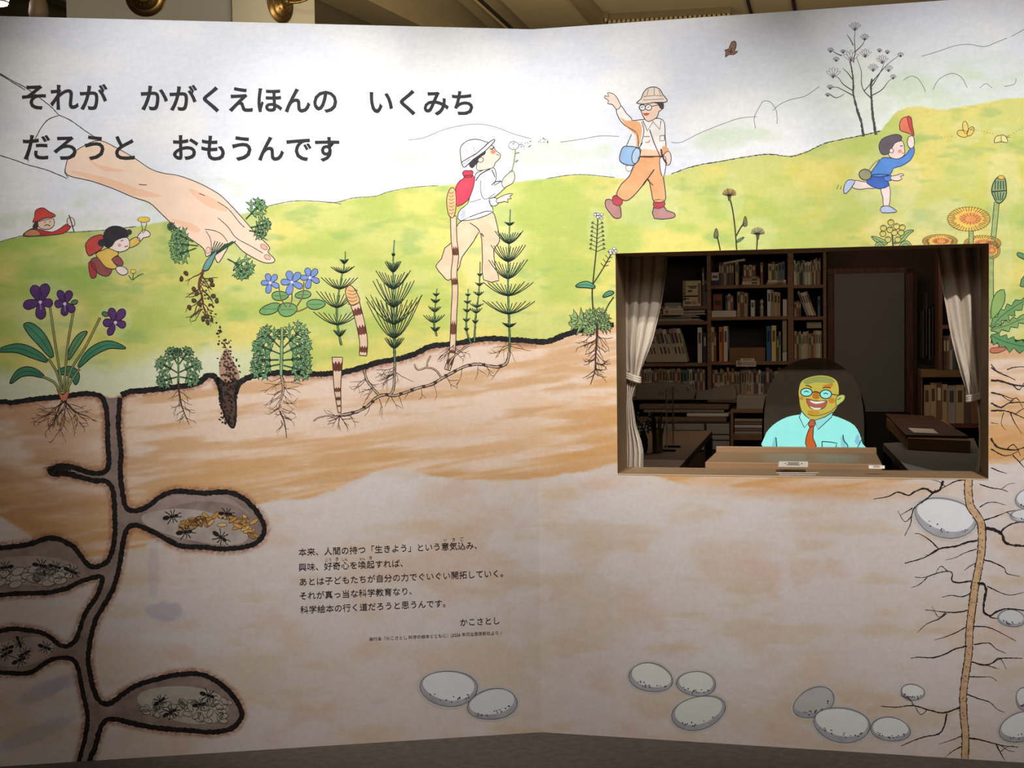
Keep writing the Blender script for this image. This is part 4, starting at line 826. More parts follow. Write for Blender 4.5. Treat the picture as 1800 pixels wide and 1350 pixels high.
horsetail('horsetail_plant', 'smallest horsetail, sprouting bushy between the tall ones', [(768, 591), (763, 570), (765, 540), (768, 507)], [(582, 9, 8), (567, 20, 14), (548, 12, 10), (532, 9, 7), (520, 6, 5)], w=2.2, nb=4)
horsetail('horsetail_plant', 'tallest dark horsetail standing in front of the walking boy', [(895, 625), (896, 600), (894, 540), (893, 480), (895, 420), (897, 368)], [(575, 13, 8), (552, 48, 24), (520, 46, 26), (490, 36, 34), (460, 32, 32), (428, 26, 22), (396, 9, 6)], w=3.0, nb=6, lw=1.9)
horsetail('horsetail_plant', 'thin young horsetail shoot leaning over the turf, shorter of the pair', [(828, 603), (820, 580), (821, 545), (823, 508)], [(581, 5, 5), (565, 7, 6), (548, 8, 6), (533, 7, 5), (520, 5, 4)], w=2.6, nb=3)
horsetail('horsetail_plant', 'thin young horsetail shoot, taller of the pair beside the boy', [(834, 600), (836, 560), (842, 510), (844, 460)], [(568, 6, 6), (550, 12, 9), (540, 13, 7), (519, 10, 7), (502, 8, 6), (485, 5, 5)], w=2.6, nb=3)
def banded(name, label, mid, w, bands, head=None):
    D = Draw(name, label); q = crom(mid, 8); n = len(q)
    def side(off, a=0, b=n):
        o = []
        for i in range(a, b):
            p0, p1 = q[max(0, i-1)], q[min(n-1, i+1)]; dx, dy = p1[0]-p0[0], p1[1]-p0[1]; l = math.hypot(dx, dy) or 1; ww = off*(w[0]+(w[1]-w[0])*i/(n-1)); o.append((q[i][0]-dy/l*ww, q[i][1]+dx/l*ww))
        return o
    D.fill(side(1)+side(-1)[::-1], (234, 204, 172), 1, (70, 48, 40), 1.5)
    for (t0, t1) in bands:
        D.sub('band')
        a, b = int(t0*(n-1)), max(int(t0*(n-1))+1, int(t1*(n-1))); A_, B_ = side(1, a, b+1), side(-1, a, b+1); top = []
        for k in range(7):
            f = k/6; p = A_[0][0]*(1-f)+B_[0][0]*f, A_[0][1]*(1-f)+B_[0][1]*f; g = (A_[-1][0]*(1-f)+B_[-1][0]*f, A_[-1][1]*(1-f)+B_[-1][1]*f); e = .32*(k % 2); top.append((p[0]+(g[0]-p[0])*e, p[1]+(g[1]-p[1])*e))
        bot = [(g[0], g[1]-2.2*(k % 2)) for k, g in enumerate([(B_[-1][0]*(1-k/6)+A_[-1][0]*k/6, B_[-1][1]*(1-k/6)+A_[-1][1]*k/6) for k in range(7)])]
        D.fill(top+bot, (112, 58, 46), 1, var=.3); D.k -= 1
    D.k += 1
    if head:
        D.sub('spore_head'); D.fill(head, (240, 190, 128), 3, (80, 56, 40), 1.5)
        ys = [p[1] for p in head]; xs = [p[0] for p in head]; y = min(ys)+6
        while y < max(ys)-4:
            D.line([(min(xs)+4, y+2), ((min(xs)+max(xs))/2, y+4), (max(xs)-4, y+1)], 1.0, (120, 76, 48)); y += 6
    return D
D = banded('banded_spore_shoot', 'broken banded shoot hovering above the turf, cream cone on top', [(616, 510), (626, 540), (634, 570), (639, 600), (638, 625)], (8.5, 6.5), [(.26, .40), (.52, .66), (.84, .95)], [(607, 512), (613, 502), (620, 504), (629, 518), (632, 530), (620, 537), (612, 530)]); D.done()
banded('banded_spore_shoot', 'stout banded shoot sunk in the turf, widest at the top', [(593, 628), (593, 650), (593, 680), (595, 705), (597, 725)], (9.5, 2.5), [(.12, .30), (.50, .60), (.66, .75), (.82, .9)], None).done()
D = banded('banded_spore_shoot', 'tallest banded shoot with orange cone, growing in front of the walking boy', [(797, 380), (798, 420), (801, 450), (798, 480), (800, 510), (798, 550), (796, 600), (794, 625), (786, 650)], (5.2, 5.0), [(.18, .26), (.42, .48), (.66, .72), (.82, .86), (.9, .96)],
           [(787, 372), (785, 352), (788, 338), (793, 330), (799, 332), (802, 345), (801, 368), (797, 382), (791, 381)]); D.done()
D = Draw('rhizome', 'jointed creeping rhizome with rootlets under the horsetails', side='L')
for p, w in (([(895, 620), (892, 635), (885, 642), (870, 645), (840, 640), (815, 645), (795, 655), (775, 666), (760, 675), (735, 682), (712, 690), (695, 695), (675, 694), (660, 700), (648, 712), (632, 722), (610, 728), (598, 729)], 5.5),
             ([(598, 729), (585, 732), (575, 731), (560, 734), (551, 740)], 2.6), ([(694, 640), (693, 665), (691, 685), (686, 694)], 5), ([(640, 650), (645, 668), (655, 682), (666, 694)], 5), ([(776, 664), (765, 650), (750, 646), (735, 650), (728, 640)], 3.4), ([(750, 645), (752, 635), (757, 625)], 3), ([(786, 650), (795, 630), (812, 615), (826, 606)], 4)):
    D.line(p, w, (66, 46, 38), 5, .1, .2); D.up().line(p, w*.45, (204, 178, 152), 5, .1)
D.up()
for (x, y) in [(880, 643), (850, 641), (826, 642), (800, 652), (784, 660), (765, 672), (745, 680), (724, 685), (705, 692), (680, 694), (655, 706), (640, 716), (620, 725)]: D.line([(x-3, y), (x+3, y-.5)], 4.6, (66, 46, 38), 1)
D.sub('rootlet')
for (x, y) in [(880, 643), (855, 641), (840, 641), (812, 646), (784, 660), (762, 675), (740, 682), (718, 688), (700, 695), (688, 698), (684, 698), (666, 700), (650, 712), (616, 728)]: root_hair(D, x, y, PI/2+rnd.uniform(-.5, .5), rnd.uniform(14, 32), 1.1, 1)
for (x, y, n) in [(694, 645, 9), (798, 606, 7), (642, 665, 3), (655, 680, 3), (893, 604, 5)]:
    for k in range(n): root_hair(D, x, y+k*2, PI/2+rnd.choice((-1, 1))*rnd.uniform(.7, 1.3), rnd.uniform(20, 38), 1.0, 1)
for k in range(9): root_hair(D, 597, 731, PI/2+(k-4)*.32, 24, 1.1, 1)
D.done()

# ---- shepherd's purse beside the opening
D = Draw('rosette_weed', 'tall thin weed with a leaf rosette just left of the opening', side='R')
D.line([(1045, 570), (1041, 520), (1043, 490), (1048, 440), (1051, 385)], 3.0, (60, 66, 40), 5, .3); D.line([(1042, 500), (1055, 480), (1068, 458), (1076, 444)], 2.2, (60, 66, 40)); D.line([(1060, 555), (1070, 535), (1079, 522)], 2.4, (60, 66, 40))
D.sub('seed_pod')
for k in range(7):
    y = 392+k*7.5
    for sg in (-1, 1): D.line([(1050, y+5), (1050+sg*(7+k*.6), y)], 1.0, (60, 66, 40), 1); D.fill([(1050+sg*(7+k*.6), y-3), (1050+sg*(11+k*.6), y), (1050+sg*(7+k*.6), y+2)], (96, 100, 50), 1, INK, .8)
for k in range(4): D.line([(1061+k*4, 468-k*7), (1056+k*4, 462-k*7)], 1.0); D.line([(1061+k*4, 468-k*7), (1070+k*3, 466-k*7)], 1.0)
D.sub('flower')
for (x, y, s_) in [(1051, 380, 9), (1077, 441, 7)]:
    for k in range(7): D.fill(ell(x+rnd.uniform(-s_, s_)*.8, y+rnd.uniform(-s_, s_)*.6, 2.8, 2.4, 0, 8), (238, 234, 242), 1, (80, 60, 90), .9)
D.sub('leaf'); LG = (150, 178, 112)
leaf(D, [(1046, 505), (1030, 500), (1012, 503)], 5.5, (90, 160, 120)); D.sub('leaf'); leaf(D, [(1079, 514), (1070, 516), (1060, 522)], 4, (90, 160, 120))
for (a, L, w) in [(200, 52, 20), (182, 50, 18), (235, 34, 13), (262, 32, 12), (290, 34, 12), (320, 30, 12), (345, 26, 14), (10, 28, 12), (150, 26, 12)]: toothed(D, 1049, 572, a, L*.86, w, LG, 4, 1.2)
D.sub('root'); D.line([(1050, 574), (1049, 600), (1047, 625), (1046, 650), (1038, 676)], 4.5, BRN, 4, .75)
for k in range(24): root_hair(D, 1049-k*.2, 582+k*3.3, PI/2+rnd.choice((-1, 1))*rnd.uniform(.7, 1.2), rnd.uniform(16, 40)*(1-k/60), 1.2, 1, BRN)
D.done()
for (pts, fx, fy, r, kind, lb) in [([(1295, 440), (1292, 400), (1288, 370), (1284, 352)], 1282, 341, 12, 'open', 'open yellow-brown flower on the tallest stem over the opening'), ([(1266, 440), (1263, 425), (1260, 415)], 1259, 410, 6, 'bud', 'closed bud at the left over the opening'), ([(1294, 415), (1302, 400), (1308, 392)], 1310, 389, 6, 'bud', 'closed bud on the side branch over the opening'), ([(1330, 440), (1331, 425), (1331, 418)], 1332, 409, 12, 'pale', 'pale ragged flower over the opening')]:
    D = Draw('thin_flower', lb, side='R'); D.line(pts, 2.4, (56, 52, 30))
    if kind == 'bud': D.fill([(fx-r*.6, fy+8), (fx-r*.5, fy-2), (fx, fy-9), (fx+r*.5, fy-2), (fx+r*.5, fy+8)], (110, 110, 60), 2, INK, 1.2)
    else:
        c = (226, 170, 90) if kind == 'open' else (220, 214, 160)
        for k in range(12): a = PI*(1.0+k/11.0)*1.0+rnd.uniform(-.1, .1); D.fill([(fx, fy+4), (fx+r*math.cos(a-.09), fy+r*.8*math.sin(a-.09)), (fx+r*math.cos(a+.09), fy+r*.8*math.sin(a+.09))], c, 1, INK, .8); D.k -= 1
        D.k += 1; D.fill([(fx-3, fy+3), (fx+3, fy+3), (fx+1.5, fy+12), (fx-1.5, fy+12)], (90, 84, 50), 1, INK, .8)
    if kind == 'open': leaf(D, [(1294, 426), (1300, 422), (1308, 417)], 2.4, (110, 160, 110), 1)
    D.done()
D = Draw('berry_plant', 'cluster of round yellow buds over small leaves above the opening')
D.line([(1570, 437), (1569, 420), (1567, 398)], 3, (56, 80, 50))
for p in ([(1572, 428), (1585, 420), (1594, 410), (1606, 405)], [(1560, 428), (1548, 424), (1532, 416)], [(1555, 436), (1545, 430), (1540, 436)], [(1580, 436), (1592, 428), (1602, 434)]): leaf(D, p, 5, (158, 190, 118), 1.1)
D.sub('bud')
for (x, y) in [(1566, 391), (1553, 401), (1576, 398), (1586, 400), (1552, 411), (1572, 409), (1584, 409), (1561, 421), (1578, 421), (1564, 404)]: D.fill(ell(x, y, 5.4, 5.2, 0, 14), (226, 216, 110), 1, INK, 1.2); D.line([(x-3, y-2), (x, y-4), (x+2, y-2)], .8)
D.done()
def dandelion(cx, cy, rx, ry, lb, name='dandelion_flower'):
    D = Draw(name, lb, side='R'); D.fill(ell(cx, cy, rx, ry, 0, 30), (240, 202, 92), 1, (150, 104, 40), 1.0)
    for k in range(40):
        a = 2*PI*k/40; r1 = rnd.uniform(.62, .74); D.line([(cx+rx*r1*math.cos(a), cy+ry*r1*math.sin(a)), (cx+rx*1.06*math.cos(a), cy+ry*1.08*math.sin(a))], 1.3, (92, 58, 28), 1, .4)
    D.sub('flower_centre'); D.fill(ell(cx+rx*.08, cy-ry*.05, rx*.55, ry*.5, 0, 20), (238, 156, 84), 1)
    for k in range(16): a = 2*PI*k/16; D.line([(cx+rx*.08+rx*.25*math.cos(a), cy+ry*.25*math.sin(a)), (cx+rx*.08+rx*.5*math.cos(a), cy+ry*.48*math.sin(a))], 1.1, (150, 84, 46), 1)
    D.done()
D = Draw('dandelion_stalk', 'tall green stalk with closed bud at the right edge', side='R')
for p, w in (([(1752, 355), (1748, 400), (1742, 460), (1742, 530), (1740, 575)], 10), ([(1707, 405), (1707, 428)], 9)):
    D.line(p, w, (66, 74, 44), 5); D.up().line(p, w-2.6, (168, 186, 112), 5)
D.sub('bud'); D.fill([(1746, 345), (1743, 335), (1746, 322), (1752, 313), (1760, 309), (1767, 315), (1769, 332), (1768, 345), (1760, 356), (1752, 356)], (140, 168, 116), 3, (30, 40, 28), 1.8)
for k in range(4): D.line([(1750+k*4.5, 318), (1749+k*5, 333)], 1.6, (30, 40, 28), 1); D.line([(1748+k*5.5, 338), (1752+k*3, 352)], 1.5, (30, 40, 28), 1)
D.line([(1744, 337), (1768, 335)], 2.2, (30, 40, 28), 1); D.up().fill(ell(1760, 312, 6, 3.5), (232, 190, 80), 1, INK, .9); D.done()
dandelion(1652, 424, 30, 12, 'orange dandelion flower cut by the top of the opening'); dandelion(1727, 428, 32, 14, 'dandelion flower at the top right corner of the opening'); dandelion(1742, 440, 16, 15, 'small dandelion flower hanging over the corner of the opening'); dandelion(1703, 385, 37, 21, 'largest dandelion flower, yellow with an orange centre')
D = Draw('dandelion_leaves', 'jagged green leaves at the right edge beside the opening', side='R')
def jag(D, mid, w, c, n=6):
    q = crom(mid, 6); N = len(q); L = []; R_ = []
    for i in range(N):
        p0, p1 = q[max(0, i-1)], q[min(N-1, i+1)]; dx, dy = p1[0]-p0[0], p1[1]-p0[1]; l = math.hypot(dx, dy) or 1; ww = w*(.35+.9*abs(((i*n/N) % 1)-.15))*math.sin(PI*min(1, .12+i/N*.88)); L.append((q[i][0]-dy/l*ww, q[i][1]+dx/l*ww)); R_.append((q[i][0]+dy/l*ww*.8, q[i][1]-dx/l*ww*.8))
    D.fill(L+R_[::-1], c, 1, (34, 56, 34), 1.4); D.line(q, 1.2, (60, 92, 54), 1)
jag(D, [(1742, 575), (1765, 552), (1790, 535), (1830, 510)], 15, (120, 166, 100)); jag(D, [(1742, 580), (1770, 572), (1800, 560), (1840, 556)], 12, (136, 174, 104)); jag(D, [(1742, 590), (1765, 600), (1795, 608), (1840, 615)], 17, (98, 156, 98)); D.fill([(1742, 560), (1744, 530), (1752, 514), (1765, 509), (1766, 530), (1755, 550)], (142, 176, 98), 2, (34, 56, 34), 1.4)
D.fill([(1798, 455), (1789, 450), (1788, 445), (1796, 445), (1830, 462), (1830, 470)], (100, 150, 96), 2, (34, 56, 34), 1.3)
D.fill([(1830, 480), (1800, 485), (1794, 498), (1796, 504), (1830, 500)], (110, 158, 104), 2, (34, 56, 34), 1.3)
D.fill([(1742, 612), (1765, 610), (1768, 614), (1755, 620), (1742, 620)], (200, 120, 90), 2, BRN, 1.1); D.done()

# ---- long tap root and its branches at the right
D = Draw('tap_root', 'long tan tap root with black side roots at the right', side='R')
TR = [(1703, 838), (1702, 862), (1705, 888), (1714, 902), (1724, 918), (1726, 940), (1725, 970), (1720, 1000), (1714, 1030), (1710, 1060), (1706, 1090), (1704, 1115), (1703, 1145), (1700, 1170), (1696, 1195), (1693, 1225), (1694, 1260), (1697, 1290), (1696, 1333)]
D.line(TR, 15, (52, 38, 34), 4, .1, .12); D.up().line(TR, 11.5, (222, 182, 138), 4, .1); D.up().dots([(TR[i][0]+rnd.uniform(-4, 4), TR[i][1]+rnd.uniform(-10, 10)) for i in range(1, 17) for k in range(4)], 1.6, (150, 100, 70))
D.sub('side_root'); K = (40, 30, 30)
def br(p, w=2.4, sub=True):
    D.line(p, w, K, 3, .65, .45)
    if sub and rnd.random() < .7:
        q = p[len(p)//2]; d = 1 if p[-1][0] > p[0][0] else -1; D.line([q, (q[0]+d*12, q[1]+rnd.choice((-1, 1))*9), (q[0]+d*24, q[1]+rnd.choice((-1, 1))*11)], w*.55, K, 3, .6, .4)
for p, w in (([(1700, 842), (1680, 846), (1662, 855), (1645, 863)], 3), ([(1658, 845), (1652, 860), (1640, 866), (1625, 858), (1605, 866), (1597, 871), (1578, 865), (1560, 873), (1536, 877)], 4), ([(1645, 862), (1625, 880), (1608, 892), (1602, 908), (1601, 920), (1590, 942)], 3), ([(1604, 893), (1582, 906)], 2),
             ([(1722, 851), (1740, 857), (1760, 860), (1772, 864)], 2.4), ([(1722, 892), (1735, 884), (1750, 883), (1768, 888)], 2), ([(1730, 914), (1750, 908), (1770, 900), (1785, 897)], 2.4), ([(1731, 929), (1750, 932), (1762, 940), (1765, 952), (1780, 958), (1830, 962)], 6), ([(1758, 937), (1770, 925), (1790, 918), (1820, 917)], 3.2),
             ([(1718, 950), (1700, 953), (1680, 960), (1650, 965), (1625, 980), (1590, 990)], 3.6), ([(1650, 965), (1635, 950), (1618, 939), (1608, 938)], 2.4), ([(1717, 965), (1695, 972), (1680, 980), (1662, 984)], 1.8), ([(1728, 984), (1745, 988), (1765, 998), (1770, 1008), (1792, 1013)], 2.6), ([(1714, 990), (1705, 995), (1695, 1003)], 2),
             ([(1708, 1021), (1685, 1024), (1673, 1020), (1674, 1008), (1665, 1004), (1645, 1008), (1625, 1015), (1608, 1014)], 2.8), ([(1630, 1015), (1615, 1028), (1601, 1033)], 2), ([(1718, 1025), (1730, 1028), (1733, 1040), (1729, 1060), (1730, 1076), (1740, 1082), (1752, 1075), (1770, 1070), (1800, 1073)], 5), ([(1735, 1030), (1755, 1040), (1775, 1046), (1800, 1041)], 2),
             ([(1706, 1043), (1690, 1049), (1672, 1046), (1656, 1050)], 2.2), ([(1702, 1072), (1685, 1076), (1662, 1076), (1640, 1073), (1626, 1072)], 2.4), ([(1664, 1078), (1650, 1088), (1630, 1096), (1612, 1112)], 2.2), ([(1698, 1102), (1680, 1112), (1660, 1120), (1642, 1125)], 2), ([(1712, 1101), (1735, 1102), (1755, 1110), (1786, 1127)], 2),
             ([(1700, 1136), (1680, 1140), (1660, 1150), (1640, 1156), (1615, 1155), (1600, 1157)], 3.2), ([(1712, 1133), (1738, 1130), (1750, 1140), (1768, 1148)], 2.2), ([(1708, 1163), (1730, 1169), (1745, 1165), (1760, 1157), (1797, 1157)], 3), ([(1735, 1169), (1755, 1176)], 1.8), ([(1702, 1189), (1725, 1190), (1742, 1190), (1752, 1197)], 2.2),
             ([(1700, 1220), (1720, 1228), (1740, 1234), (1752, 1246), (1766, 1252)], 2.2), ([(1688, 1243), (1670, 1250), (1655, 1253), (1630, 1247), (1605, 1240), (1575, 1243), (1548, 1241)], 3), ([(1605, 1240), (1600, 1230), (1582, 1222)], 2), ([(1664, 1254), (1660, 1275), (1650, 1290), (1625, 1295), (1600, 1304), (1584, 1311)], 3), ([(1690, 1294), (1675, 1300), (1650, 1308)], 1.8),
             ([(1704, 1297), (1730, 1302), (1760, 1310), (1790, 1313)], 2.6), ([(1750, 1306), (1758, 1322), (1767, 1337)], 2.4), ([(1690, 1312), (1675, 1320), (1661, 1331)], 2),
             ([(1742, 646), (1755, 655), (1768, 660), (1785, 668)], 2.6), ([(1770, 650), (1785, 645), (1810, 645)], 2), ([(1742, 668), (1760, 670), (1780, 676), (1810, 680)], 4), ([(1742, 690), (1760, 694), (1780, 701)], 2.6), ([(1742, 708), (1760, 716), (1775, 708), (1810, 707)], 3.2), ([(1742, 722), (1765, 722), (1785, 728), (1810, 740)], 3), ([(1764, 725), (1760, 745), (1768, 756)], 1.6), ([(1776, 725), (1783, 742), (1796, 762)], 1.8),
             ([(1742, 743), (1755, 745)], 1.4), ([(1742, 770), (1752, 785), (1770, 790), (1790, 790), (1812, 780)], 3.6), ([(1742, 789), (1762, 800), (1775, 800), (1790, 793)], 2.6), ([(1780, 800), (1792, 812), (1806, 828)], 2.4), ([(1742, 822), (1756, 828), (1770, 832)], 1.8), ([(1742, 640), (1752, 652), (1762, 655)], 2)): br(p, w, w > 2.3)
D.done()

# ================================================================ the study behind the opening (right-panel frame: s, n, z)
def thing(name, label, cat, s, n, z, group=None, rz=0.0, kind=None):
    o = empty(name, tuple(fr(s, n, z)), -PA+rz); tag(o, label, cat, group, kind); o['_o'] = (s, n, z); return o
def org(o): return tuple(o['_o'])
def one(mb, name, label, cat, origin, group=None, kind=None, bev=0):
    o = mb.build(name, None, origin); o.location = tuple(fr(*origin)); o.rotation_euler = (0, 0, -PA); tag(o, label, cat, group, kind)
    if bev: bevel(o, bev)
    return o
Q = on_right
def Qz(x, y, z):                                 # pixel on a horizontal plane -> (s, n)
    p = onz(x, y, z); return float(p@DR), float(-(p@NR))
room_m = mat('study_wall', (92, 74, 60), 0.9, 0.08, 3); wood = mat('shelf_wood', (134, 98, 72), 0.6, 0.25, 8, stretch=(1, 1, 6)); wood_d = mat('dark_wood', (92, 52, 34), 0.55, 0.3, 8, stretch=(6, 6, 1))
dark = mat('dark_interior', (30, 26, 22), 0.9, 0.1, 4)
def sbox(name, s0, s1, n0, n1, z0, z1, m):
    B = MB(); B.box(s0, s1, n0, n1, z0, z1, m); return one(B, name, None, None, (s0, n0, z0), kind='structure')
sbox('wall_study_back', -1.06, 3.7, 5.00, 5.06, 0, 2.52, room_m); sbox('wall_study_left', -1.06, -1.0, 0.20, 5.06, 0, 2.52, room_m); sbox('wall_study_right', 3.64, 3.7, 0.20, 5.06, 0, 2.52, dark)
sbox('ceiling_study', -1.06, 3.7, 0.06, 5.06, 2.52, 2.56, room_m)
# reveal of the opening
rev = mat('reveal_paint', (150, 120, 88), 0.6, 0.08, 6)
W1 = thing('window_1', None, None, WS0, 0, WZ0, kind='structure')
D0, D1, T = THK+0.0009, 0.235, 0.02
for (a, b, c, d) in ((WS0-T, WS0, WZ0-T, WZ1+T), (WS1, WS1+T, WZ0-T, WZ1+T), (WS0, WS1, WZ1, WZ1+T), (WS0, WS1, WZ0-T, WZ0)):
    B = MB(); B.box(a, b, D0, D1, c, d, rev); B.build('reveal_board', W1, org(W1))
B = MB(); e = 0.0008
for (a, b, c, d) in ((WS0, WS0+e, WZ0, WZ1), (WS1-e, WS1, WZ0, WZ1), (WS0, WS1, WZ1-e, WZ1), (WS0, WS1, WZ0, WZ0+e)): B.box(a, b, -0.001, D0, c, d, rev)
B.build('reveal_lining', W1, org(W1))
B = MB(); B.box(WS0, WS1, -0.0015, 0.0005, WZ0-0.0035, WZ0, mat('pale_edge', (222, 196, 164), 0.5)); B.build('edge_strip', W1, org(W1))
# tiny white print on the sill (too small to read in the photograph)
B = MB(); wp = mat('white_print', (228, 222, 214), 0.6)
for (y, x0, x1) in ((827.5, 1386, 1418), (831, 1365, 1439), (834.5, 1370, 1434)):
    x = x0
    while x < x1:
        w = rnd.uniform(1.2, 3.0); a = Qz(x, y-.7, WZ0+.001); b = Qz(min(x1, x+w), y+.7, WZ0+.001); B.box(min(a[0], b[0]), max(a[0], b[0]), min(a[1], b[1]), max(a[1], b[1]), WZ0+.0008, WZ0+.0012, wp); x += w+.7
o = B.build('sill_print', W1, org(W1)); o['kind'] = 'stuff'
# ---- curtains
cloth = mat('curtain_cloth', (204, 190, 172), 0.9, 0.05, 120, bump=0.15, stretch=(1, 1, 3))
def curtain(label, inner, outer_x, tie, n0, pleats, sgn):
    B = MB(); rows = 90; cols = 110; ys = [p[1] for p in inner]; xs = [p[0] for p in inner]; vs_ = []; zt = Q(1400, 440, n0)[1]+.03
    for i in range(rows+1):
        y = ys[0]+(ys[-1]-ys[0])*i/rows; xi = np.interp(y, ys, xs); xo = np.interp(y, [p[1] for p in outer_x], [p[0] for p in outer_x]); si, zi = Q(xi, y, n0); so, zo = Q(xo, y, n0)
        wd = abs(si-so); tt = math.exp(-((y-tie)/22.0)**2)
        for j in range(cols+1):
            u = j/cols; ph = u*pleats*PI+0.25*math.sin(i*.06)+.3; amp = (0.030*(1-.55*tt))*min(1, wd/.12+.25)
            n = n0-amp*(abs(math.sin(ph))**.75)+0.006*math.sin(u*23+i*.05)
            vs_.append((so+(si-so)*u, n, zo+(zi-zo)*u+.004*tt*math.sin(u*19)))
    B.add(vs_, [(i*(cols+1)+j, i*(cols+1)+j+1, (i+1)*(cols+1)+j+1, (i+1)*(cols+1)+j) for i in range(rows) for j in range(cols)], cloth)
    s_, z_ = Q(outer_x[-1][0], ys[-1], n0); t = thing('curtain', label, 'curtain', s_, n0, z_)
    o = B.build('curtain_drop', t, org(t), smooth=True); o.modifiers.new('thickness', 'SOLIDIFY').thickness = 0.0015
    # tie band and hook
    xi = np.interp(tie, ys, xs); xo = np.interp(tie, [p[1] for p in outer_x], [p[0] for p in outer_x]); a, za = Q(xo, tie-2, n0); b, zb = Q(xi, tie+8*1, n0)
    B = MB(); c = (a+b)/2; r = abs(b-a)/2+.004
    ring = [(c+r*math.cos(w), n0-.016+.024*math.sin(w), (za+zb)/2+(zb-za)/2*math.cos(w)*(1 if b > a else -1)) for w in [2*PI*k/24 for k in range(25)]]
    for zz in (-.008, 0, .008): B.tube([(p[0], p[1], p[2]+zz) for p in ring], .0055, cloth, 8, False)
    B.build('tie_band', t, org(t), smooth=True)
    B = MB(); B.tube([(a-sgn*.012, n0, za), (a, n0-.03, za+.004), (a+sgn*.012, n0-.034, za+.012)], .003, brass, 8); B.build('tie_hook', t, org(t), smooth=True)
    return t
curtain('left cream linen curtain, drawn back to the left side of the opening', [(1176, 438), (1174, 455), (1171, 490), (1165, 530), (1157, 565), (1148, 600), (1136, 630), (1127, 652), (1120, 672), (1114, 690), (1111, 702), (1114, 720), (1118, 748), (1127, 775), (1131, 795), (1131, 840)],
        [(1090, 430), (1092, 600), (1102, 660), (1103, 700), (1100, 760), (1096, 850)], 660, 0.285, 4, 1)
curtain('right cream linen curtain, drawn back to the right side of the opening', [(1640, 418), (1645, 430), (1650, 460), (1655, 500), (1662, 540), (1667, 570), (1673, 600), (1681, 630), (1690, 660), (1698, 685), (1702, 697), (1716, 704), (1719, 720), (1722, 760), (1721, 800), (1714, 845)],
        [(1736, 418), (1734, 600), (1730, 690), (1731, 720), (1736, 845)], 693, 0.285, 3, -1)
# ---- bookcase on the back wall
NB = 4.6
def qs(x, n=NB, y=600): return Q(x, y, n)[0]
def qz(y, x=1320, n=NB): return Q(x, y, n)[1]
BC = thing('bookcase', 'brown wooden bookcase in three columns covering the back wall of the study', 'bookcase', qs(1108), NB, 0)
dp = 0.30
def bpart(name, s0, s1, n0, n1, z0, z1, m=None):
    B = MB(); B.box(s0, s1, n0, n1, z0, z1, m or wood); o = B.build(name, BC, org(BC)); bevel(o, 0.002); return o
ztop = qz(447)
UP = [(1100, 1106), (1243, 1250), (1385, 1395), (1447, 1453)]
for a, b in UP: bpart('upright', qs(a), qs(b), NB, NB+dp, 0, ztop)
bpart('top_board', qs(1100)-.01, qs(1453)+.01, NB-.01, NB+dp, ztop, ztop+.028)
cols = [(1106, 1243, (541, 568, 641, 700, 760)), (1250, 1385, (503, 559, 638, 705, 764)), (1395, 1447, (503, 559, 634, 700, 760))]
SH = {}
for ci, (a, b, ys_) in enumerate(cols):
    xm = (a+b)/2
    for y in ys_:
        z = qz(y-2.5, xm); SH[(ci, y)] = z
        bpart('shelf', qs(a), qs(b), NB+.003, NB+dp, z-.024, z)
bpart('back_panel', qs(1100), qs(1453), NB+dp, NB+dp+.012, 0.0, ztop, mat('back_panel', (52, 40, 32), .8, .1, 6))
# ---- books
PAGE = mat('page_block', (206, 192, 164), 0.8, 0.1, 60)
BOOKM = {}
def book_mesh(rgb, slip=False):
    k = (rgb, slip)
    if k in BOOKM: return BOOKM[k]
    c = mat('book_cover', rgb, 0.6, 0.12, 20); lb = mat('spine_print', tuple(int(v*.45) for v in rgb) if sum(rgb) > 300 else (190, 176, 140), 0.6)
    B = MB(); B.box(-.5, .5, 0, .06, 0, 1, c); B.box(-.5, -.40, .06, 1, 0, 1, c); B.box(.40, .5, .06, 1, 0, 1, c); B.box(-.40, .40, .06, .97, .012, .975, PAGE)
    B.box(-.28, .28, -.006, 0, .55, .86, lb)
    if slip: B.box(-.53, .53, -.03, 1.01, 0, .56, mat('slipcase', (190, 176, 152), .8, .1, 20)); B.box(-.25, .2, -.036, -.03, .25, .45, lb)
    o = B.build('book', None); me = o.data; bpy.data.objects.remove(o); BOOKM[k] = me; return me
CN = {(172, 146, 112): 'tan', (200, 184, 152): 'cream', (120, 86, 62): 'brown', (150, 142, 132): 'grey', (90, 74, 66): 'dark brown', (186, 150, 104): 'ochre', (96, 104, 112): 'slate', (140, 84, 68): 'rust', (214, 206, 190): 'off-white', (60, 62, 74): 'navy', (206, 116, 52): 'orange', (58, 100, 150): 'blue', (222, 200, 120): 'yellow', (140, 150, 110): 'olive'}
PALE = [(172, 146, 112), (200, 184, 152), (150, 142, 132), (186, 150, 104), (214, 206, 190)]; MIXC = PALE+[(120, 86, 62), (90, 74, 66), (140, 84, 68), (96, 104, 112), (140, 150, 110)]; DK = [(90, 74, 66), (120, 86, 62), (150, 142, 132)]
ORD = ['leftmost', 'second', 'third', 'fourth', 'fifth', 'sixth', 'seventh', 'eighth', 'ninth', 'tenth', 'eleventh', 'twelfth', 'thirteenth', 'fourteenth', 'fifteenth', 'sixteenth', 'seventeenth', 'eighteenth', 'nineteenth', 'twentieth', 'twenty-first', 'twenty-second', 'twenty-third', 'twenty-fourth', 'twenty-fifth', 'twenty-sixth', 'twenty-seventh', 'twenty-eighth']
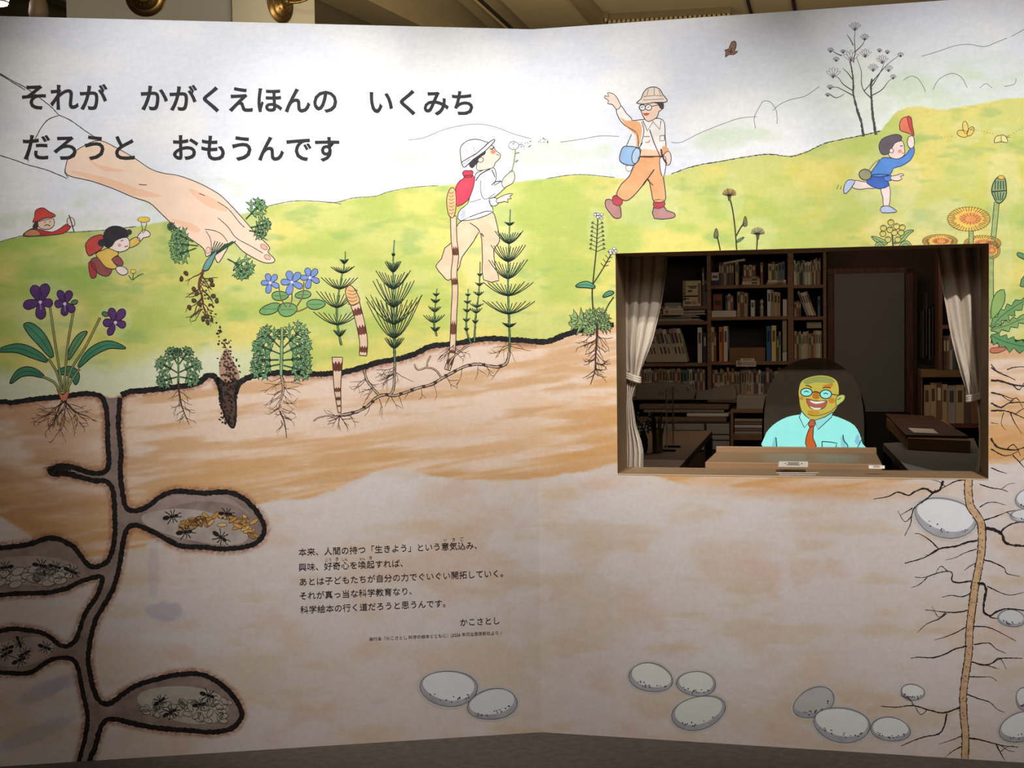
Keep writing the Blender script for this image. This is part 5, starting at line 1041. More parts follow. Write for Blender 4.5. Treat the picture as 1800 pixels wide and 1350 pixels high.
def put_book(rgb, s, n, z, w, d, h, lean=0.0, slip=False, label='', group='', ry=None):
    o = bpy.data.objects.new('book', book_mesh(rgb, slip)); C.objects.link(o); o.scale = (w, d, h)
    o.matrix_world = Matrix.Translation(tuple(fr(s, n, z))) @ Matrix.Rotation(-PA, 4, 'Z') @ Matrix.Rotation(lean, 4, 'Y') @ Matrix.Diagonal((w, d, h, 1))
    tag(o, label, 'book', group); return o
def row(x0, x1, zb, hmin, hmax, wmin, wmax, cl, place, group, lean=0.0, slip=0.0, n=NB+.03, d=.15, ybase=600):
    s = qs(x0, n); s1 = qs(x1, n); i = 0; L = abs(lean); out = []
    while True:
        w = rnd.uniform(wmin, wmax); h = rnd.uniform(hmin, hmax); foot = w/math.cos(L) if L else w
        if s+foot > s1 or i >= len(ORD): break
        c = rnd.choice(cl); sl = rnd.random() < slip
        sx = s+w/2*math.cos(L)+(0 if lean >= 0 else w*0) ; z = zb+(w/2*math.sin(L) if L else 0)
        out.append((c, sx+ (0 if lean <= 0 else 0), z, w*.97, h, sl)); s += foot+.0006; i += 1
    for k, (c, sx, z, w, h, sl) in enumerate(out):
        o = '%s from the left' % ORD[k] if k else 'leftmost'
        put_book(c, sx, n+rnd.uniform(0, .012), z+.0015+(.003 if L else 0), w, d, h, lean, sl, '%s %s %s, %s' % (CN[c], 'slipcased book' if sl else 'book', o, place), group)
zt = SH[(1, 503)]; P = lambda px: px/232.0
# middle column, top bay
row(1264, 1291, zt, .155, .165, .016, .018, DK, 'in the dark set, top middle shelf', 'dark set on the top middle shelf')
row(1293, 1304, zt, .165, .175, .021, .023, [(200, 184, 152), (172, 146, 112)], 'in the pale pair beside the dark set', 'pale pair on the top middle shelf')
row(1337, 1342, zt, .15, .16, .018, .020, [(140, 84, 68)], 'alone right of the flat stack', 'books on the top middle shelf')
def flat(label, x0, x1, zb, h, rgb, n=NB+.03, d=.15, group='flat books'):
    s0, s1 = qs(x0, n), qs(x1, n); o = bpy.data.objects.new('book', book_mesh(rgb)); C.objects.link(o)
    o.matrix_world = Matrix.Translation(tuple(fr(s0, n, zb+h/2+.001))) @ Matrix.Rotation(-PA, 4, 'Z') @ Matrix.Rotation(PI/2, 4, 'Y') @ Matrix.Diagonal((h*.96, d, s1-s0, 1)); tag(o, label, 'book', group); return zb+h
z = flat('cream book lying lowest in the flat stack on the top middle shelf', 1305, 1344-8, zt, .024, (200, 184, 152)); z = flat('tan book lying second in the flat stack on the top middle shelf', 1306, 1336, z, .022, (172, 146, 112)); z = flat('rust book lying uppermost in the flat stack on the top middle shelf', 1305, 1334, z, .014, (140, 84, 68))
row(1308, 1334, z+.002, .075, .085, .015, .028, [(120, 86, 62), (140, 84, 68), (200, 184, 152)], 'standing small on top of the flat stack', 'small books on the flat stack')
z2 = flat('tan book lying under the upright books at the right of the top middle shelf', 1348, 1382, zt, .014, (172, 146, 112)); z2 = flat('off-white book lying on the tan one at the right of the top middle shelf', 1350, 1382, z2, .016, (214, 206, 190))
row(1351, 1383, z2+.002, .11, .135, .019, .026, MIXC, 'on two flat books, top middle shelf', 'books at the right of the top middle shelf')
def pbox(name, label, cat, x0, x1, y0, y1, n0, dpt, m, group=None, m2=None, xm=None):
    s0, s1 = qs(x0, n0, (y0+y1)/2), qs(x1, n0, (y0+y1)/2); zt_, zb_ = Q((x0+x1)/2, y0, n0)[1], Q((x0+x1)/2, y1, n0)[1]
    for v in SH.values():
        if abs(zb_-v) < .012: zb_ = v+.001
    B = MB(); B.box(s0, s1, n0, n0+dpt, zb_, zt_, m); 
    if m2: B.box(s0+(s1-s0)*.12, s1-(s1-s0)*.12, n0-.001, n0, zb_+(zt_-zb_)*.3, zb_+(zt_-zb_)*.62, m2)
    return one(B, name, label, cat, (s0, n0, zb_), group, bev=.0015)
card = mat('cardboard', (128, 96, 62), .8, .12, 10); white = mat('white_card', (206, 198, 184), .8, .06, 10); greyc = mat('grey_card', (150, 146, 136), .8, .06, 10); navy = mat('navy_box', (48, 52, 74), .6, .1, 10); blackm = mat('black_plastic', (22, 20, 20), .5, .1, 10); prt = mat('small_print', (96, 84, 74), .8)
pbox('small_box', 'navy box on the top middle shelf, under a white cup-like box', 'box', 1250, 1263, 493, 499.5, NB+.03, .1, navy)
pbox('small_box', 'small white box on the navy box, top middle shelf', 'box', 1250.5, 1263, 479, 493, NB+.03, .08, white, None, prt)
B = MB(); s0, za = Q(1272, 465, NB+.03); s1, zc = Q(1309, 459, NB+.03); B.prism([(s0, za+.003), (s1, zc+.003), (s1, zc+.018), (s0, za+.015)], 1, NB+.03, NB+.16, PAGE); one(B, 'booklet', 'pale booklet lying slanted across the tops of the dark set', 'booklet', (s0, NB+.03, za))
# middle column, second bay
zm = SH[(1, 559)]
pbox('archive_box', 'long white flat box at the left of the second middle shelf', 'box', 1251, 1294, 546, 556, NB+.02, .2, white)
pbox('small_box', 'red-brown box standing on the long white box', 'box', 1254, 1269, 517, 545.5, NB+.04, .12, mat('rust_box', (128, 78, 62), .7, .1, 10), None, mat('rust_dark', (84, 48, 38), .7))
zz = Q(1280, 545.5, NB)[1]; row(1276, 1293, zz, .10, .125, .013, .02, MIXC, 'standing on the long white box', 'books on the long white box')
row(1296, 1319, zm, .165, .18, .020, .028, [(186, 150, 104), (120, 86, 62), (172, 146, 112)], 'centre of the second middle shelf', 'books at the centre of the second middle shelf')
row(1320, 1328, zm, .115, .125, .026, .030, [(214, 206, 190)], 'short and pale beside the small figurine', 'books at the centre of the second middle shelf')
row(1349, 1376, zm, .165, .195, .014, .030, PALE, 'right group, second middle shelf', 'books at the right of the second middle shelf')
pbox('archive_box', 'upright white slipcase at the right end of the second middle shelf', 'box', 1376, 1383.5, 526, 556, NB+.03, .14, white)
sx, zx = Q(1339, 556, NB+.06); t = thing('figurine', 'small pale figurine standing in the gap of the second middle shelf', 'figurine', sx, NB+.06, zm)
fm = mat('figurine_clay', (176, 170, 158), .6, .2, 30)
B = MB(); B.lathe([(.013, 0), (.015, .006), (.012, .01)], sx, NB+.06, fm, 12, 'z', zm+.001); B.build('figurine_base', t, org(t)); B = MB(); B.lathe([(.010, .010), (.013, .03), (.011, .05), (.014, .07), (.006, .085)], sx, NB+.06, fm, 14, 'z', zm+.001); B.build('figurine_body', t, org(t), True); B = MB(); B.lathe([(.003, .083), (.011, .092), (.013, .104), (.009, .116), (.002, .122)], sx, NB+.06, fm, 14, 'z', zm+.001); B.build('figurine_head', t, org(t), True)
# middle column, third bay
z3 = SH[(1, 638)]
row(1250.5, 1263, z3, .19, .25, .011, .018, MIXC, 'in the thin group left of the orange book', 'thin books on the third middle shelf')
for (x0, x1, y0, c, l) in [(1263.5, 1270, 574, (206, 116, 52), 'tall orange book at the left of the black gap'), (1271.5, 1278.5, 573, (214, 206, 190), 'tall off-white book beside the orange one'), (1347, 1355, 574, (58, 100, 150), 'tall blue book right of the black gap'), (1356, 1364, 573, (222, 200, 120), 'tall yellow book beside the blue one')]:
    s0, s1 = qs(x0), qs(x1); put_book(c, (s0+s1)/2, NB+.02, z3+.001, (s1-s0)*.97, .18, qz(y0)-z3, 0, False, l, 'tall books on the third middle shelf')
row(1365, 1375, z3, .17, .23, .013, .018, MIXC, 'in the group right of the yellow book', 'books right of the yellow one'); pbox('archive_box', 'tall pale slipcase on small boxes at the right end of the third middle shelf', 'box', 1375.5, 1383, 562, 618, NB+.03, .12, mat('tan_card', (168, 150, 122), .8, .1, 10)); pbox('small_box', 'small white box under the tall pale slipcase', 'box', 1375.5, 1383, 619, 635, NB+.03, .12, white)
pbox('cardboard_box', 'brown cardboard box on the third middle shelf, before the black case', 'box', 1282, 1345, 611, 634.5, NB+.03, .16, card)
pbox('black_case', 'flat black case standing behind the cardboard box', 'case', 1280, 1346, 572, 634.5, NB+.21, .05, blackm)
row(1252, 1384, SH[(1, 705)], .19, .235, .012, .024, MIXC, 'on the fourth middle shelf', 'books on the fourth middle shelf', 0.0, .35)
# right column
row(1396, 1446, SH[(2, 503)], .15, .185, .009, .017, MIXC+[(60, 62, 74)], 'on the top right shelf', 'books on the top right shelf', 0.0)
row(1396, 1409, SH[(2, 559)], .10, .13, .012, .018, MIXC, 'left on the second right shelf', 'books on the second right shelf')
row(1418, 1436, SH[(2, 559)], .17, .185, .013, .018, PALE, 'leaning on the second right shelf', 'leaning books on the second right shelf', -.36)
row(1437.5, 1446, SH[(2, 559)], .12, .17, .014, .018, MIXC, 'right end, second right shelf', 'books on the second right shelf')
row(1396, 1446, SH[(2, 634)], .17, .205, .010, .017, MIXC, 'on the third right shelf', 'books on the third right shelf')
pbox('small_box', 'pale box lying on top of the books of the third right shelf', 'box', 1418, 1444, 566, 577, NB+.05, .12, mat('tan_card', (168, 150, 122), .8, .1, 10))
# left column
def leaf_sheet(name, label, cat, x0, x1, y0, y1, n, m, marks, lean=.0):
    s0, s1 = qs(x0, n, y0), qs(x1, n, y0); a, b = Q((x0+x1)/2, y0, n)[1], Q((x0+x1)/2, y1, n)[1]; t = thing(name, label, cat, s0, n, b)
    B = MB(); B.box(s0, s1, n, n+.003, b, a, m); B.build('sheet', t, org(t)); W_, H_ = s1-s0, a-b; B = MB()
    for (u0, u1, v0, v1, c) in marks: B.box(s0+W_*u0, s0+W_*u1, n-.0007, n, b+H_*v0, b+H_*v1, mat('print_tone', c, .8))
    o = B.build('print', t, org(t)); o['kind'] = 'stuff'; return t
mk = [(.0, .17, rnd.random()*0+.05*k, .05*k+.03, rnd.choice([(70, 60, 44), (120, 110, 80), (96, 80, 56)])) for k in range(4, 20)]+[(.25, .78, .76, .80, (60, 48, 36)), (.35, .75, .70, .745, (60, 48, 36)), (.28, .52, .55, .63, (120, 70, 50)), (.05, .85, .36, .42, (56, 46, 34)), (.05, .35, .27, .31, (56, 46, 34)), (.1, .45, .08, .18, (120, 110, 90)), (.83, .97, .1, .9, (140, 110, 84)), (.5, .75, .05, .2, (180, 150, 120))]
leaf_sheet('leaflet', 'cream illustrated leaflet standing in the dark top left bay', 'leaflet', 1200, 1232, 493.5, 538, NB-.004, mat('leaflet_paper', (206, 192, 156), .7, .08, 20), mk)
row(1234.5, 1243, Q(1238, 538, NB)[1], .15, .32, .016, .018, DK, 'standing right of the leaflet', 'books right of the leaflet', n=NB+.04)
zl = SH[(0, 541)]; pbox('tray', 'low grey tray left of the leaflet in the top left bay', 'tray', 1168, 1198, 532, 538.3, NB+.03, .15, greyc)
zp = SH[(0, 568)]+.002
for k in range(9):
    a = 1140+rnd.uniform(-8, 20); b = 1242-rnd.uniform(0, 30); s0, s1 = qs(a), qs(b); B = MB(); c = rnd.choice([(150, 146, 136), (182, 170, 148), (120, 104, 88), (196, 190, 176)]); B.box(s0, s1, NB+.012+rnd.uniform(0, .02), NB+.22, zp, zp+.008, mat('paper', c, .8, .1, 20)); one(B, 'paper_bundle', '%s flat bundle of papers, %s from the bottom, under the no-photo sign' % ({150: 'grey', 182: 'tan', 120: 'brown', 196: 'white'}[c[0]], ORD[k] if k else 'lowest'), 'papers', (s0, NB, zp), 'papers in the left column'); zp += .0092
row(1136, 1210, SH[(0, 641)], .235, .252, .020, .028, PALE+[(120, 86, 62)], 'leaning in the left column', 'leaning books in the left column', -.24, .75)
row(1226, 1235, SH[(0, 641)], .25, .255, .030, .034, [(214, 206, 190)], 'upright beside the leaning row', 'upright books in the left column'); row(1236, 1243, SH[(0, 641)], .20, .24, .024, .028, [(60, 62, 74)], 'right end of the left column', 'upright books in the left column')
row(1110, 1242, SH[(0, 700)], .19, .215, .012, .024, MIXC, 'on the fourth left shelf', 'books on the fourth left shelf', 0.0, .25)
# ---- no-photography signs
def nosign(label, x0, x1, y0, y1, top, n):
    s0, s1 = qs(x0, n, y0), qs(x1, n, y0); a, b = Q((x0+x1)/2, y0, n)[1], Q((x0+x1)/2, y1, n)[1]; t = thing('notice_sign', label, 'sign', s0, n, b, 'no-photography notices')
    B = MB(); B.box(s0, s1, n, n+.002, b, a, mat('sign_card', (214, 200, 180), .7)); B.build('sign_card', t, org(t)); H_ = a-b; cx = s0+H_*.55; cz = (a+b)/2
    red = mat('sign_red', (150, 40, 32), .6); r = H_*.36; B = MB(); B.tube([(cx+r*math.cos(w), n-.001, cz+r*math.sin(w)) for w in [2*PI*k/20 for k in range(21)]], H_*.045, red, 6, False); B.tube([(cx-r*.7, n-.001, cz+r*.7), (cx+r*.7, n-.001, cz-r*.7)], H_*.04, red, 6); B.build('no_symbol', t, org(t))
    B = MB(); ik = mat('sign_ink', (52, 42, 38), .6); B.box(cx-r*.5, cx+r*.5, n-.0006, n, cz-r*.3, cz+r*.3, ik); B.build('camera_symbol', t, org(t))
    B = MB()
    for v in (.68, .48, .28): 
        x = cx+H_*.55
        while x < s1-H_*.2: w = rnd.uniform(.004, .010); B.box(x, min(x+w, s1-H_*.15), n-.0006, n, b+H_*(v-.035), b+H_*(v+.035), ik); x += w+.002
    o = B.build('sign_lettering', t, org(t)); o['kind'] = 'stuff'
    B = MB(); xa, xb_ = s0+(s1-s0)*top[0], s0+(s1-s0)*top[1]; B.box(xa, xb_, n, n+.004, a+.001, a+.016, mat('sign_card', (214, 200, 180), .7)); B.box(xa+.02, xb_-.02, n-.0006, n, a+.006, a+.010, ik); B.build('clip_strip', t, org(t)); return t
nosign('white no-photography notice hanging from the upper left shelf beside the curtain', 1166, 1201, 542.5, 553.5, (.1, .9), NB-.012); nosign('white no-photography notice hanging below the black gap of the middle column', 1294, 1329, 634, 644.5, (.22, .92), NB-.012)
# ---- door and grey board
sbox('door_frame', qs(1455), qs(1467), 4.68, 4.98, 0, qz(476, 1460, 4.68), wood_d)
D2 = thing('door_1', None, None, qs(1455, 4.7), 4.7, 0, kind='structure')
for (a, b, y0, zb_) in ((1590, 1606, 470, 0), (1455, 1606, 470, None)):
    s0, s1 = qs(a, 4.67), qs(b, 4.67); z1 = Q((a+b)/2, y0, 4.67)[1]; B = MB(); B.box(s0, s1, 4.67, 4.75, 0 if zb_ == 0 else z1-.05, z1, wood_d); o = B.build('door_casing', D2, org(D2)); bevel(o, .004)
B = MB(); B.box(qs(1460, 4.76), qs(1600, 4.76), 4.76, 4.79, 0, Q(1530, 478, 4.76)[1], wood_d); B.build('door_leaf', D2, org(D2))
B = MB(); B.box(qs(1606, 4.67), qs(1612, 4.67), 4.67, 4.7, 0, 2.1, mat('dark_wood_edge', (60, 36, 26), .6, .2, 6)); B.build('door_edge', D2, org(D2))
s0, s1 = qs(1466.5, 4.63), qs(1590, 4.63); z0, z1 = Q(1528, 724, 4.63)[1], Q(1528, 480.5, 4.63)[1]
B = MB(); B.box(s0, s1, 4.63, 4.645, z0, z1, mat('grey_board', (112, 108, 104), .6, .05, 3)); one(B, 'blank_board', 'tall blank grey board in front of the dark wooden door', 'board', (s0, 4.63, z0), bev=.002)
B = MB(); B.box(s0-.02, s1+.04, 4.56, 4.66, 0, z0-.003, dark); one(B, 'board_plinth', 'dark plinth carrying the tall blank grey board', 'plinth', (s0-.02, 4.56, 0))
# ---- low cabinets and parcels in front of the bookcase
NC = 3.95
cz0 = Q(1200, 742, NC)[1]
LC = thing('low_cabinet', 'low dark cabinet with pale grey drawers behind the left desk', 'cabinet', qs(1112, NC), NC, 0)
B = MB(); B.box(qs(1112, NC), qs(1282, NC), NC+.012, NC+.42, 0, cz0, mat('cabinet_body', (70, 52, 42), .7, .1, 6)); B.build('cabinet_body', LC, org(LC))
for (a, b, y0, y1) in ((1184, 1236, 745, 756), (1241, 1281, 745, 763), (1241, 1281, 765, 773), (1241, 1281, 775, 790), (1184, 1236, 758, 790), (1118, 1180, 745, 790)):
    B = MB(); B.box(qs(a, NC), qs(b, NC), NC, NC+.012, Q(a, y1, NC)[1], min(cz0-.002, Q(a, y0, NC)[1]), greyc); o = B.build('drawer_front', LC, org(LC)); bevel(o, .002)
zc_ = cz0+.001
def slab(name, label, cat, px, z0_, h, m, group=None, parent=None):
    pts = [Qz(x, y, z0_+h) for x, y in px]; o0 = (pts[0][0], pts[0][1], z0_); B = MB(); B.prism(pts, 2, z0_, z0_+h, m)
    if parent is not None: return B.build(name, parent, org(parent))
    return one(B, name, label, cat, o0, group, bev=.002)
def rect(name, label, cat, x0, x1, n0, n1, z0_, z1_, m, group=None, rz=0, bev=.003):
    s0, s1 = qs(x0, n0), qs(x1, n0); B = MB(); B.box(s0, s1, n0, n1, z0_, z1_, m); o = one(B, name, label, cat, (s0, n0, z0_), group, bev=bev); o.rotation_euler.z += rz; return o
sheetm = mat('grey_paper', (132, 124, 112), .85, .1, 8); kraft = mat('kraft_paper', (118, 98, 78), .85, .12, 8)
for k, (a, b, h, m, l) in enumerate([(1120, 1276, .030, kraft, 'brown flat folder lowest in the pile on the low cabinet'), (1206, 1280, .022, white, 'white sheet stack on the brown folder, low cabinet'), (1130, 1272, .018, sheetm, 'grey folder in the middle of the pile on the low cabinet'), (1122, 1280, .030, kraft, 'thick brown folder high in the pile on the low cabinet')]):
    rect('folder', l, 'folder', a, b, NC+.02+.01*k, NC+.36, zc_, zc_+h, m, 'folders on the low cabinet', rnd.uniform(-.02, .02)); zc_ += h+.004
def sack(name, label, cat, pts, n0, n1, m, marks=()):
    q = [Q(x, y, n0) for x, y in pts]; t = thing(name, label, cat, q[0][0], n0, min(p[1] for p in q)); B = MB(); B.prism(q, 1, n0, n1, m); o = B.build('wrapping', t, org(t)); bevel(o, .008)
    for (x, y, w, h) in marks:
        c = Q(x, y, n0); B = MB(); B.tube([(c[0]-w/460, n0-.001, c[1]-h/460), (c[0], n0-.001, c[1]+h/460), (c[0]+w/460, n0-.001, c[1]-h/900)], .0025, prt, 6); B.tube([(c[0]-w/460, n0-.001, c[1]+h/700), (c[0]+w/460, n0-.001, c[1]-h/460)], .0022, prt, 6); B.build('handwriting', t, org(t))
    return t
sack('wrapped_parcel', 'long wrapped parcel with handwriting, leaning behind the left desk', 'parcel', [(1116, 703), (1120, 676), (1160, 674), (1208, 676), (1222, 690), (1220, 703)], NC+.14, NC+.34, mat('parcel_paper', (120, 112, 98), .85, .08, 6), [(1162, 691, 9, 8), (1186, 686, 12, 9), (1209, 684, 5, 6)])
sack('paper_bag', 'grey-brown paper bag lying on the low cabinet, right of the parcel', 'bag', [(1222, 703), (1224, 690), (1245, 686), (1270, 680), (1290, 677), (1294, 692), (1294, 703)], NC+.12, NC+.33, mat('bag_paper', (126, 118, 104), .85, .1, 6))
RC = thing('side_cabinet', 'brown open cabinet between the low cabinet and the chair', 'cabinet', qs(1284, NC), NC, 0)
za = Q(1310, 726, NC)[1]
for (x0, x1, z0_, z1_) in ((1283, 1288, 0, za), (1384, 1389, 0, za), (1283, 1389, za, za+.022), (1288, 1384, Q(1310, 768, NC)[1]-.022, Q(1310, 764, NC)[1]), (1288, 1384, .2, .22)):
    B = MB(); B.box(qs(x0, NC), qs(x1, NC), NC, NC+.38, z0_, z1_, wood); o = B.build('cabinet_board', RC, org(RC)); bevel(o, .002)
rect('archive_box', 'large pale box on the brown open cabinet beside the chair', 'box', 1294, 1345, NC+.02, NC+.32, za+.023, Q(1310, 697, NC)[1], mat('pale_box', (150, 142, 126), .8, .06, 8)); zq = Q(1310, 764, NC)[1]+.001
for k, c in enumerate([(150, 146, 136), (120, 104, 88), (196, 190, 176), (110, 96, 84), (160, 140, 116)]):
    rect('folder', ['grey', 'brown', 'white', 'dark', 'tan'][k]+' folder lying inside the brown open cabinet', 'folder', 1290, 1382-3*k, NC+.02, NC+.3, zq, zq+.018, mat('paper', c, .8, .1, 20), 'folders in the open cabinet'); zq += .021
# ---- left desk with pen cup, vase and clear stand
ZD = 0.89
dk = mat('desk_laminate', (120, 98, 80), .55, .08, 6); dke = mat('desk_edge', (28, 22, 18), .6)
LD = thing('desk', 'brown laminate desk on the left, below the parcel, pen pot on it', 'desk', *Qz(1120, 800, ZD), 0)
c1, c2, c3, c4 = Qz(1118, 757, ZD), Qz(1252, 757, ZD), Qz(1178, 838, ZD), Qz(1098, 838, ZD)
B = MB(); B.prism([c1, c2, c3, c4], 2, ZD-.004, ZD, dk); B.prism([c1, c2, c3, c4], 2, ZD-.034, ZD-.0045, dke); B.build('desk_top', LD, org(LD))
for (x, y) in (c1, c2, c3, c4):
    cx_ = sum(c[0] for c in (c1, c2, c3, c4))/4; cy_ = sum(c[1] for c in (c1, c2, c3, c4))/4; x += (cx_-x)*.08; y += (cy_-y)*.08
    B = MB(); B.box(x-.02, x+.02, y-.02, y+.02, 0, ZD-.0345, blackm); B.build('leg', LD, org(LD))
sl = Qz(1224, 763, ZD)
px_, pn_ = Qz(1156, 796, ZD); PC = thing('pen_pot', 'dark olive metal pot full of pens and brushes on the left desk', 'pen pot', px_, pn_, ZD)
r = .026; pot = mat('olive_metal', (130, 118, 66), .3, .2, 10, metal=.7)
B = MB(); B.lathe([(r*.95, 0), (r, .004), (r, .115), (r*1.05, .12), (r*.93, .12), (r*.93, .01)], px_, pn_, pot, 24, 'z', ZD+.001); B.build('pot', PC, org(PC), True)
for k in range(11):
    a = rnd.uniform(0, 2*PI); t_ = rnd.uniform(.1, .4); L = rnd.uniform(.14, .2); x0, y0 = px_+.008*math.cos(a), pn_+.008*math.sin(a); B = MB(); c = rnd.choice([blackm, mat('pencil_wood', (110, 74, 46), .6), mat('pen_dark', (40, 36, 44), .5)])
    e_ = (x0+math.sin(t_)*math.cos(a)*L*.8, y0+math.sin(t_)*math.sin(a)*L*.5, ZD+.01+L); B.tube([(x0, y0, ZD+.01), ((x0+e_[0])/2, (y0+e_[1])/2, ZD+.01+L/2), e_], [.003, .0038, .002+.004*(k % 3 == 0)], c, 6); B.build('pen', PC, org(PC))
vx, vn = Qz(1131, 797, ZD); VP = thing('flower_vase', 'dark vase with a sprig of tiny white flowers beside the curtain', 'vase', vx, vn, ZD)
B = MB(); B.lathe([(.014, 0), (.022, .02), (.022, .07), (.012, .10), (.014, .11)], vx, vn, mat('dark_glaze', (26, 30, 28), .25), 20, 'z', ZD+.001); B.build('vase_body', VP, org(VP), True)
for k in range(9):
    a = rnd.uniform(0, 2*PI); R_ = rnd.uniform(.01, .04); tip = (vx+R_*math.cos(a), vn+R_*math.sin(a)*.6, ZD+rnd.uniform(.15, .21)); B = MB(); B.tube([(vx, vn, ZD+.09), ((vx*.6+tip[0]*.4), vn, ZD+.14), tip], .0012, mat('stem_green', (52, 66, 40), .7), 5)
    for j in range(3): B.box(tip[0]-.006, tip[0]+.006, tip[1]-.001, tip[1]+.001, tip[2]-.02-j*.018, tip[2]-.012-j*.018, mat('leaf_green', (58, 76, 44), .7), Matrix.Rotation(rnd.uniform(-1, 1), 3, 'Y'))
    B.build('sprig', VP, org(VP))
    for j in range(3):
        B = MB(); B.lathe([(.0008, -.003), (.0042, 0), (.0008, .003)], tip[0]+rnd.uniform(-.006, .006), tip[1], mat('white_petal', (226, 222, 210), .7), 6, 'z', tip[2]+rnd.uniform(-.012, .006)); B.build('blossom', VP, org(VP))
acr = bpy.data.materials.new('clear_acrylic'); acr.use_nodes = True; nt = acr.node_tree; nt.nodes.clear(); oo = nt.nodes.new('ShaderNodeOutputMaterial'); tb = nt.nodes.new('ShaderNodeBsdfTransparent'); gb = nt.nodes.new('ShaderNodeBsdfGlossy'); gb.inputs['Roughness'].default_value = .1; mxs = nt.nodes.new('ShaderNodeMixShader'); mxs.inputs[0].default_value = .06
tb.inputs[0].default_value = (.93, .93, .9, 1); nt.links.new(tb.outputs[0], mxs.inputs[1]); nt.links.new(gb.outputs[0], mxs.inputs[2]); nt.links.new(mxs.outputs[0], oo.inputs[0])
ax_, an_ = Qz(1178, 790, ZD); AS = thing('acrylic_stand', 'clear upright acrylic sheet standing edge-on on the left desk', 'stand', ax_, an_, ZD); edge = mat('acrylic_edge', (214, 206, 180), .3)
B = MB(); B.box(ax_-.003, ax_+.003, an_-.14, an_+.14, ZD+.012, ZD+.31, acr); B.build('acrylic_sheet', AS, org(AS)); B = MB(); B.box(ax_-.0032, ax_+.0032, an_-.1425, an_-.14, ZD+.012, ZD+.31, edge); B.box(ax_-.0032, ax_+.0032, an_+.14, an_+.1425, ZD+.012, ZD+.31, edge); B.build('sheet_edge', AS, org(AS))
for d_ in (-.11, .11): B = MB(); B.box(ax_-.04, ax_+.04, an_+d_-.012, an_+d_+.012, ZD+.001, ZD+.010, blackm); B.build('foot', AS, org(AS))
ZR = 0.915
# ---- right desk, portfolio boxes, tall volumes
RD = thing('desk', 'grey desk on the right with flat cardboard boxes on it', 'desk', *Qz(1650, 800, ZR), 0)
g1, g2, g3, g4 = Qz(1552, 779, ZR), Qz(1712, 770, ZR), Qz(1745, 845, ZR), Qz(1614, 845, ZR); gd = mat('grey_laminate', (104, 100, 94), .6, .06, 6)
B = MB(); B.prism([g1, g2, g3, g4], 2, ZR-.035, ZR, gd); o = B.build('desk_top', RD, org(RD)); bevel(o, .002)
for (x, y) in (g1, g2, g3, g4):
    cx_ = sum(c[0] for c in (g1, g2, g3, g4))/4; cy_ = sum(c[1] for c in (g1, g2, g3, g4))/4; x += (cx_-x)*.08; y += (cy_-y)*.08
    B = MB(); B.box(x-.02, x+.02, y-.02, y+.02, 0, ZR-.036, blackm); B.build('leg', RD, org(RD))
slab('portfolio_box', 'large flat cardboard box on the right desk, below the dark portfolio', 'box', [(1558, 735), (1660, 738), (1706, 775), (1596, 770)], ZR+.001, .054, card)
slab('portfolio', 'dark brown portfolio lying on the flat cardboard box', 'portfolio', [(1556, 727), (1640, 731), (1702, 766), (1592, 764)], ZR+.056, .012, mat('portfolio_leather', (70, 44, 32), .6, .2, 8))
slab('loose_sheet', 'pale loose sheet on the dark portfolio', 'paper', [(1596, 752), (1640, 754), (1650, 762), (1606, 760)], ZR+.0685, .002, white)
NS = 3.6
bz0 = Q(1655, 663, NS)[1]; bz1 = Q(1655, 651, NS)[1]; SB = thing('side_bookcase', 'dark bookcase on the right behind the curtain, cut by a pale shelf board', 'bookcase', qs(1619, NS), NS, 0)
B = MB(); B.box(qs(1619, NS), qs(1740, NS), NS, NS+.3, bz0, bz1, mat('shelf_ochre', (110, 84, 48), .7, .15, 8)); B.build('shelf', SB, org(SB))
for a, b, z0_, z1_ in ((1619, 1622, 0, bz0), (1650, 1657, bz1, 2.1), (1737, 1743, 0, 2.1)): B = MB(); B.box(qs(a, NS), qs(b, NS), NS+.01, NS+.29, z0_, z1_, wood_d); B.build('upright', SB, org(SB))
zs = Q(1670, 588, NS)[1]; 
B = MB(); B.box(qs(1657, NS), qs(1737, NS), NS+.01, NS+.29, Q(1670, 578, NS)[1], Q(1670, 571, NS)[1], wood_d); B.build('shelf', SB, org(SB))
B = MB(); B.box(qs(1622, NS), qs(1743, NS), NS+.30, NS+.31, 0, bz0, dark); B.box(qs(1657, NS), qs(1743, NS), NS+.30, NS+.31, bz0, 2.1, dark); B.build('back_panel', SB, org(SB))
row(1658, 1736, bz1, .20, .23, .016, .026, DK+[(60, 62, 74), (96, 104, 112)], 'in the row above the pale board', 'books above the pale board', n=NS+.04)
zb2 = Q(1655, 745, NS)[1]
B = MB(); B.box(qs(1622, NS), qs(1740, NS), NS+.01, NS+.29, zb2-.025, zb2, wood_d); B.build('shelf', SB, org(SB))
row(1624, 1735, zb2, .225, .255, .028, .048, [(150, 142, 132), (120, 86, 62), (172, 146, 112), (90, 74, 66)], 'tall volumes under the pale board', 'tall volumes under the pale board', n=NS+.03, d=.22)
for k in range(5):
    x = 1622+k*5.4; s0, s1 = qs(x, 3.98), qs(x+2.4, 3.98); z1_ = Q(x, 525+rnd.uniform(-12, 25), 3.98)[1]; z0_ = Q(x, 640-rnd.uniform(0, 20), 3.98)[1]; B = MB(); B.box(s0, s1, 3.98, 4.2, z0_, z1_, mat('file_card', rnd.choice([(70, 62, 52), (56, 50, 46), (84, 76, 66)]), .8, .1, 12)); one(B, 'hanging_file', '%s thin file right of the grey board, in the dark gap' % (ORD[k] if k else 'leftmost'), 'file', (s0, 3.98, z0_), 'thin files right of the grey board')
